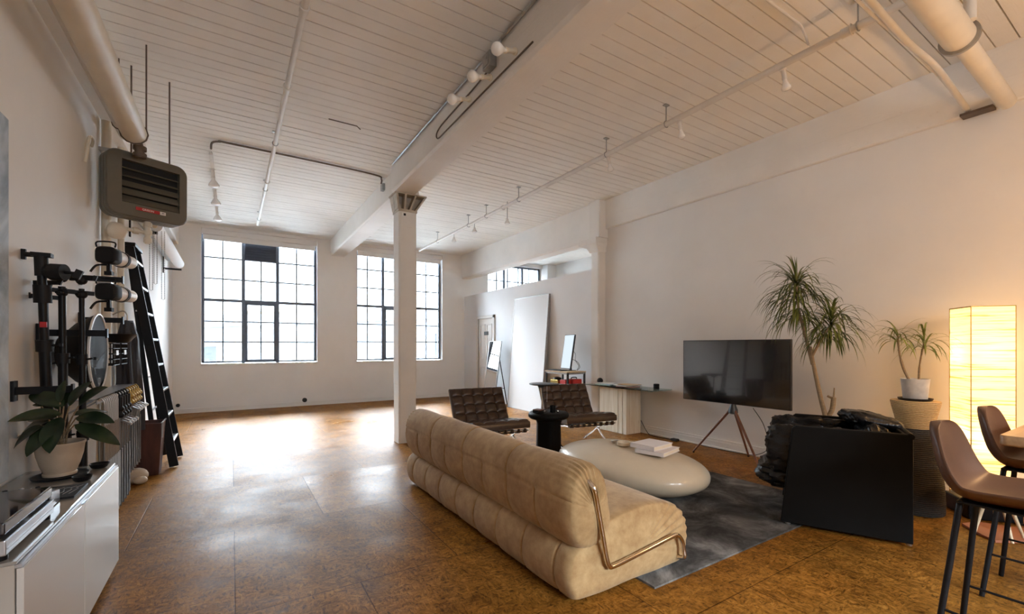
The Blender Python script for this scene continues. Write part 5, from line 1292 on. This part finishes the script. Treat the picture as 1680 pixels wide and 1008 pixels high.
# ================================================================== LADDER
ld = thing('step_ladder', 'tall black ladder leaning on the left wall', 'ladder', (-.6, 6.5, 0))
ft, tp = -.545, -.945; zt_ = 2.46; ya, yb = 6.235, 6.77; ya2, yb2 = 6.30, 6.72
for (y0, y1) in ((ya, ya2), (yb, yb2)):
    build(B().bar((ft, y0, .01), (tp, y1, zt_), .028, .085, (1, 0, .2)), 'rail', M['black'], ld, .003)
n = 8
for k in range(n):
    t = (k+1)/(n+.6); x = ft+(tp-ft)*t; z = zt_*t; y0 = ya+(ya2-ya)*t; y1 = yb+(yb2-yb)*t
    build(B().box(x-.045, x+.04, y0+.012, y1-.012, z-.012, z+.012), 'tread', M['alu'], ld, .003)
build(B().box(tp-.035, tp+.06, ya2-.03, yb2+.03, zt_-.02, zt_+.02), 'top_cap', M['black'], ld, .005)
for (y0, y1) in ((ya+.06, ya2+.03), (yb+.08, yb2-.03)):
    build(B().bar((-.70, y0+.1 if y0 > 6.5 else y0, .01), (tp-.005, y1, zt_-.05), .024, .045, (1, 0, .2)), 'rear_leg', M['black'], ld, .003)
for k in range(6):
    t = (k+.7)/6.5; x = -.70+(tp-.005+.70)*t; z = (zt_-.05)*t
    build(B().bar((x, ya+.07, z), (x, yb+.03, z), .016, .016), 'rear_brace', M['alu'], ld)
# ================================================================== CAMERA, LIGHT
def portal(x0, x1, z0, z1, y, flip):
    l = bpy.data.lights.new('window_portal', 'AREA'); l.shape = 'RECTANGLE'; l.size = x1-x0; l.size_y = z1-z0
    l.cycles.is_portal = True
    o = bpy.data.objects.new('window_portal', l); C.objects.link(o); o.location = ((x0+x1)/2, y, (z0+z1)/2)
    o.rotation_euler = (-PI/2 if flip else PI/2, 0, 0)
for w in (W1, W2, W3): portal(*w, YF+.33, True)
portal(bx0, bx1, bz0, bz1, YB-.18, False)  # portal of the added fill window behind the camera
pl = bpy.data.lights.new('added_warm_fill', 'POINT'); pl.energy = 34; pl.color = (1, .57, .25); pl.shadow_soft_size = .08  # warm fill light added out of view, no lamp is modelled for it
plo = bpy.data.objects.new('added_warm_fill', pl); C.objects.link(plo); plo.location = (4.0, -.1, 2.0)
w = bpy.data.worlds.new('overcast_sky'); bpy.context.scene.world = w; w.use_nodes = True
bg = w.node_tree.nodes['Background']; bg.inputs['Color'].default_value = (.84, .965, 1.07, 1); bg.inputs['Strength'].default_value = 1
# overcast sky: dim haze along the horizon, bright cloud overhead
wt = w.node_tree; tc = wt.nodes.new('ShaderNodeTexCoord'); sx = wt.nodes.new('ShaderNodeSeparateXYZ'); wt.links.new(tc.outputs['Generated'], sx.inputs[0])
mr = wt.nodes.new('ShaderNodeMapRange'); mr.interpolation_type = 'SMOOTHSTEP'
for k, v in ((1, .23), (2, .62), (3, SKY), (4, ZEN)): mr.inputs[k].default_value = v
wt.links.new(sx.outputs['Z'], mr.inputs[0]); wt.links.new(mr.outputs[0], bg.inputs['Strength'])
cam = bpy.data.cameras.new('camera'); co = bpy.data.objects.new('camera', cam); C.objects.link(co)
cam.sensor_width = 36; cam.lens = 730/1680*36; cam.shift_y = 65/1680; cam.clip_start = .05; cam.clip_end = 300
co.location = (0, 0, 1.35); co.rotation_euler = (PI/2, 0, -math.atan2(460, 730))
sc = bpy.context.scene; sc.camera = co
sc.view_settings.view_transform = 'Standard'; sc.view_settings.look = 'None'; sc.view_settings.gamma = 1
sc.view_settings.exposure = EXPO; sc.view_settings.use_curve_mapping = False
sc.render.engine = 'CYCLES'
sc.cycles.max_bounces = 14; sc.cycles.diffuse_bounces = 8; sc.cycles.glossy_bounces = 5; sc.cycles.transparent_max_bounces = 16; sc.cycles.transmission_bounces = 8
sc.cycles.sample_clamp_indirect = 8; sc.cycles.use_denoising = True; sc.cycles.blur_glossy = .5
sc.cycles.caustics_reflective = False; sc.cycles.caustics_refractive = False
try: sc.cycles.denoiser = 'OPENIMAGEDENOISE'
except Exception: pass
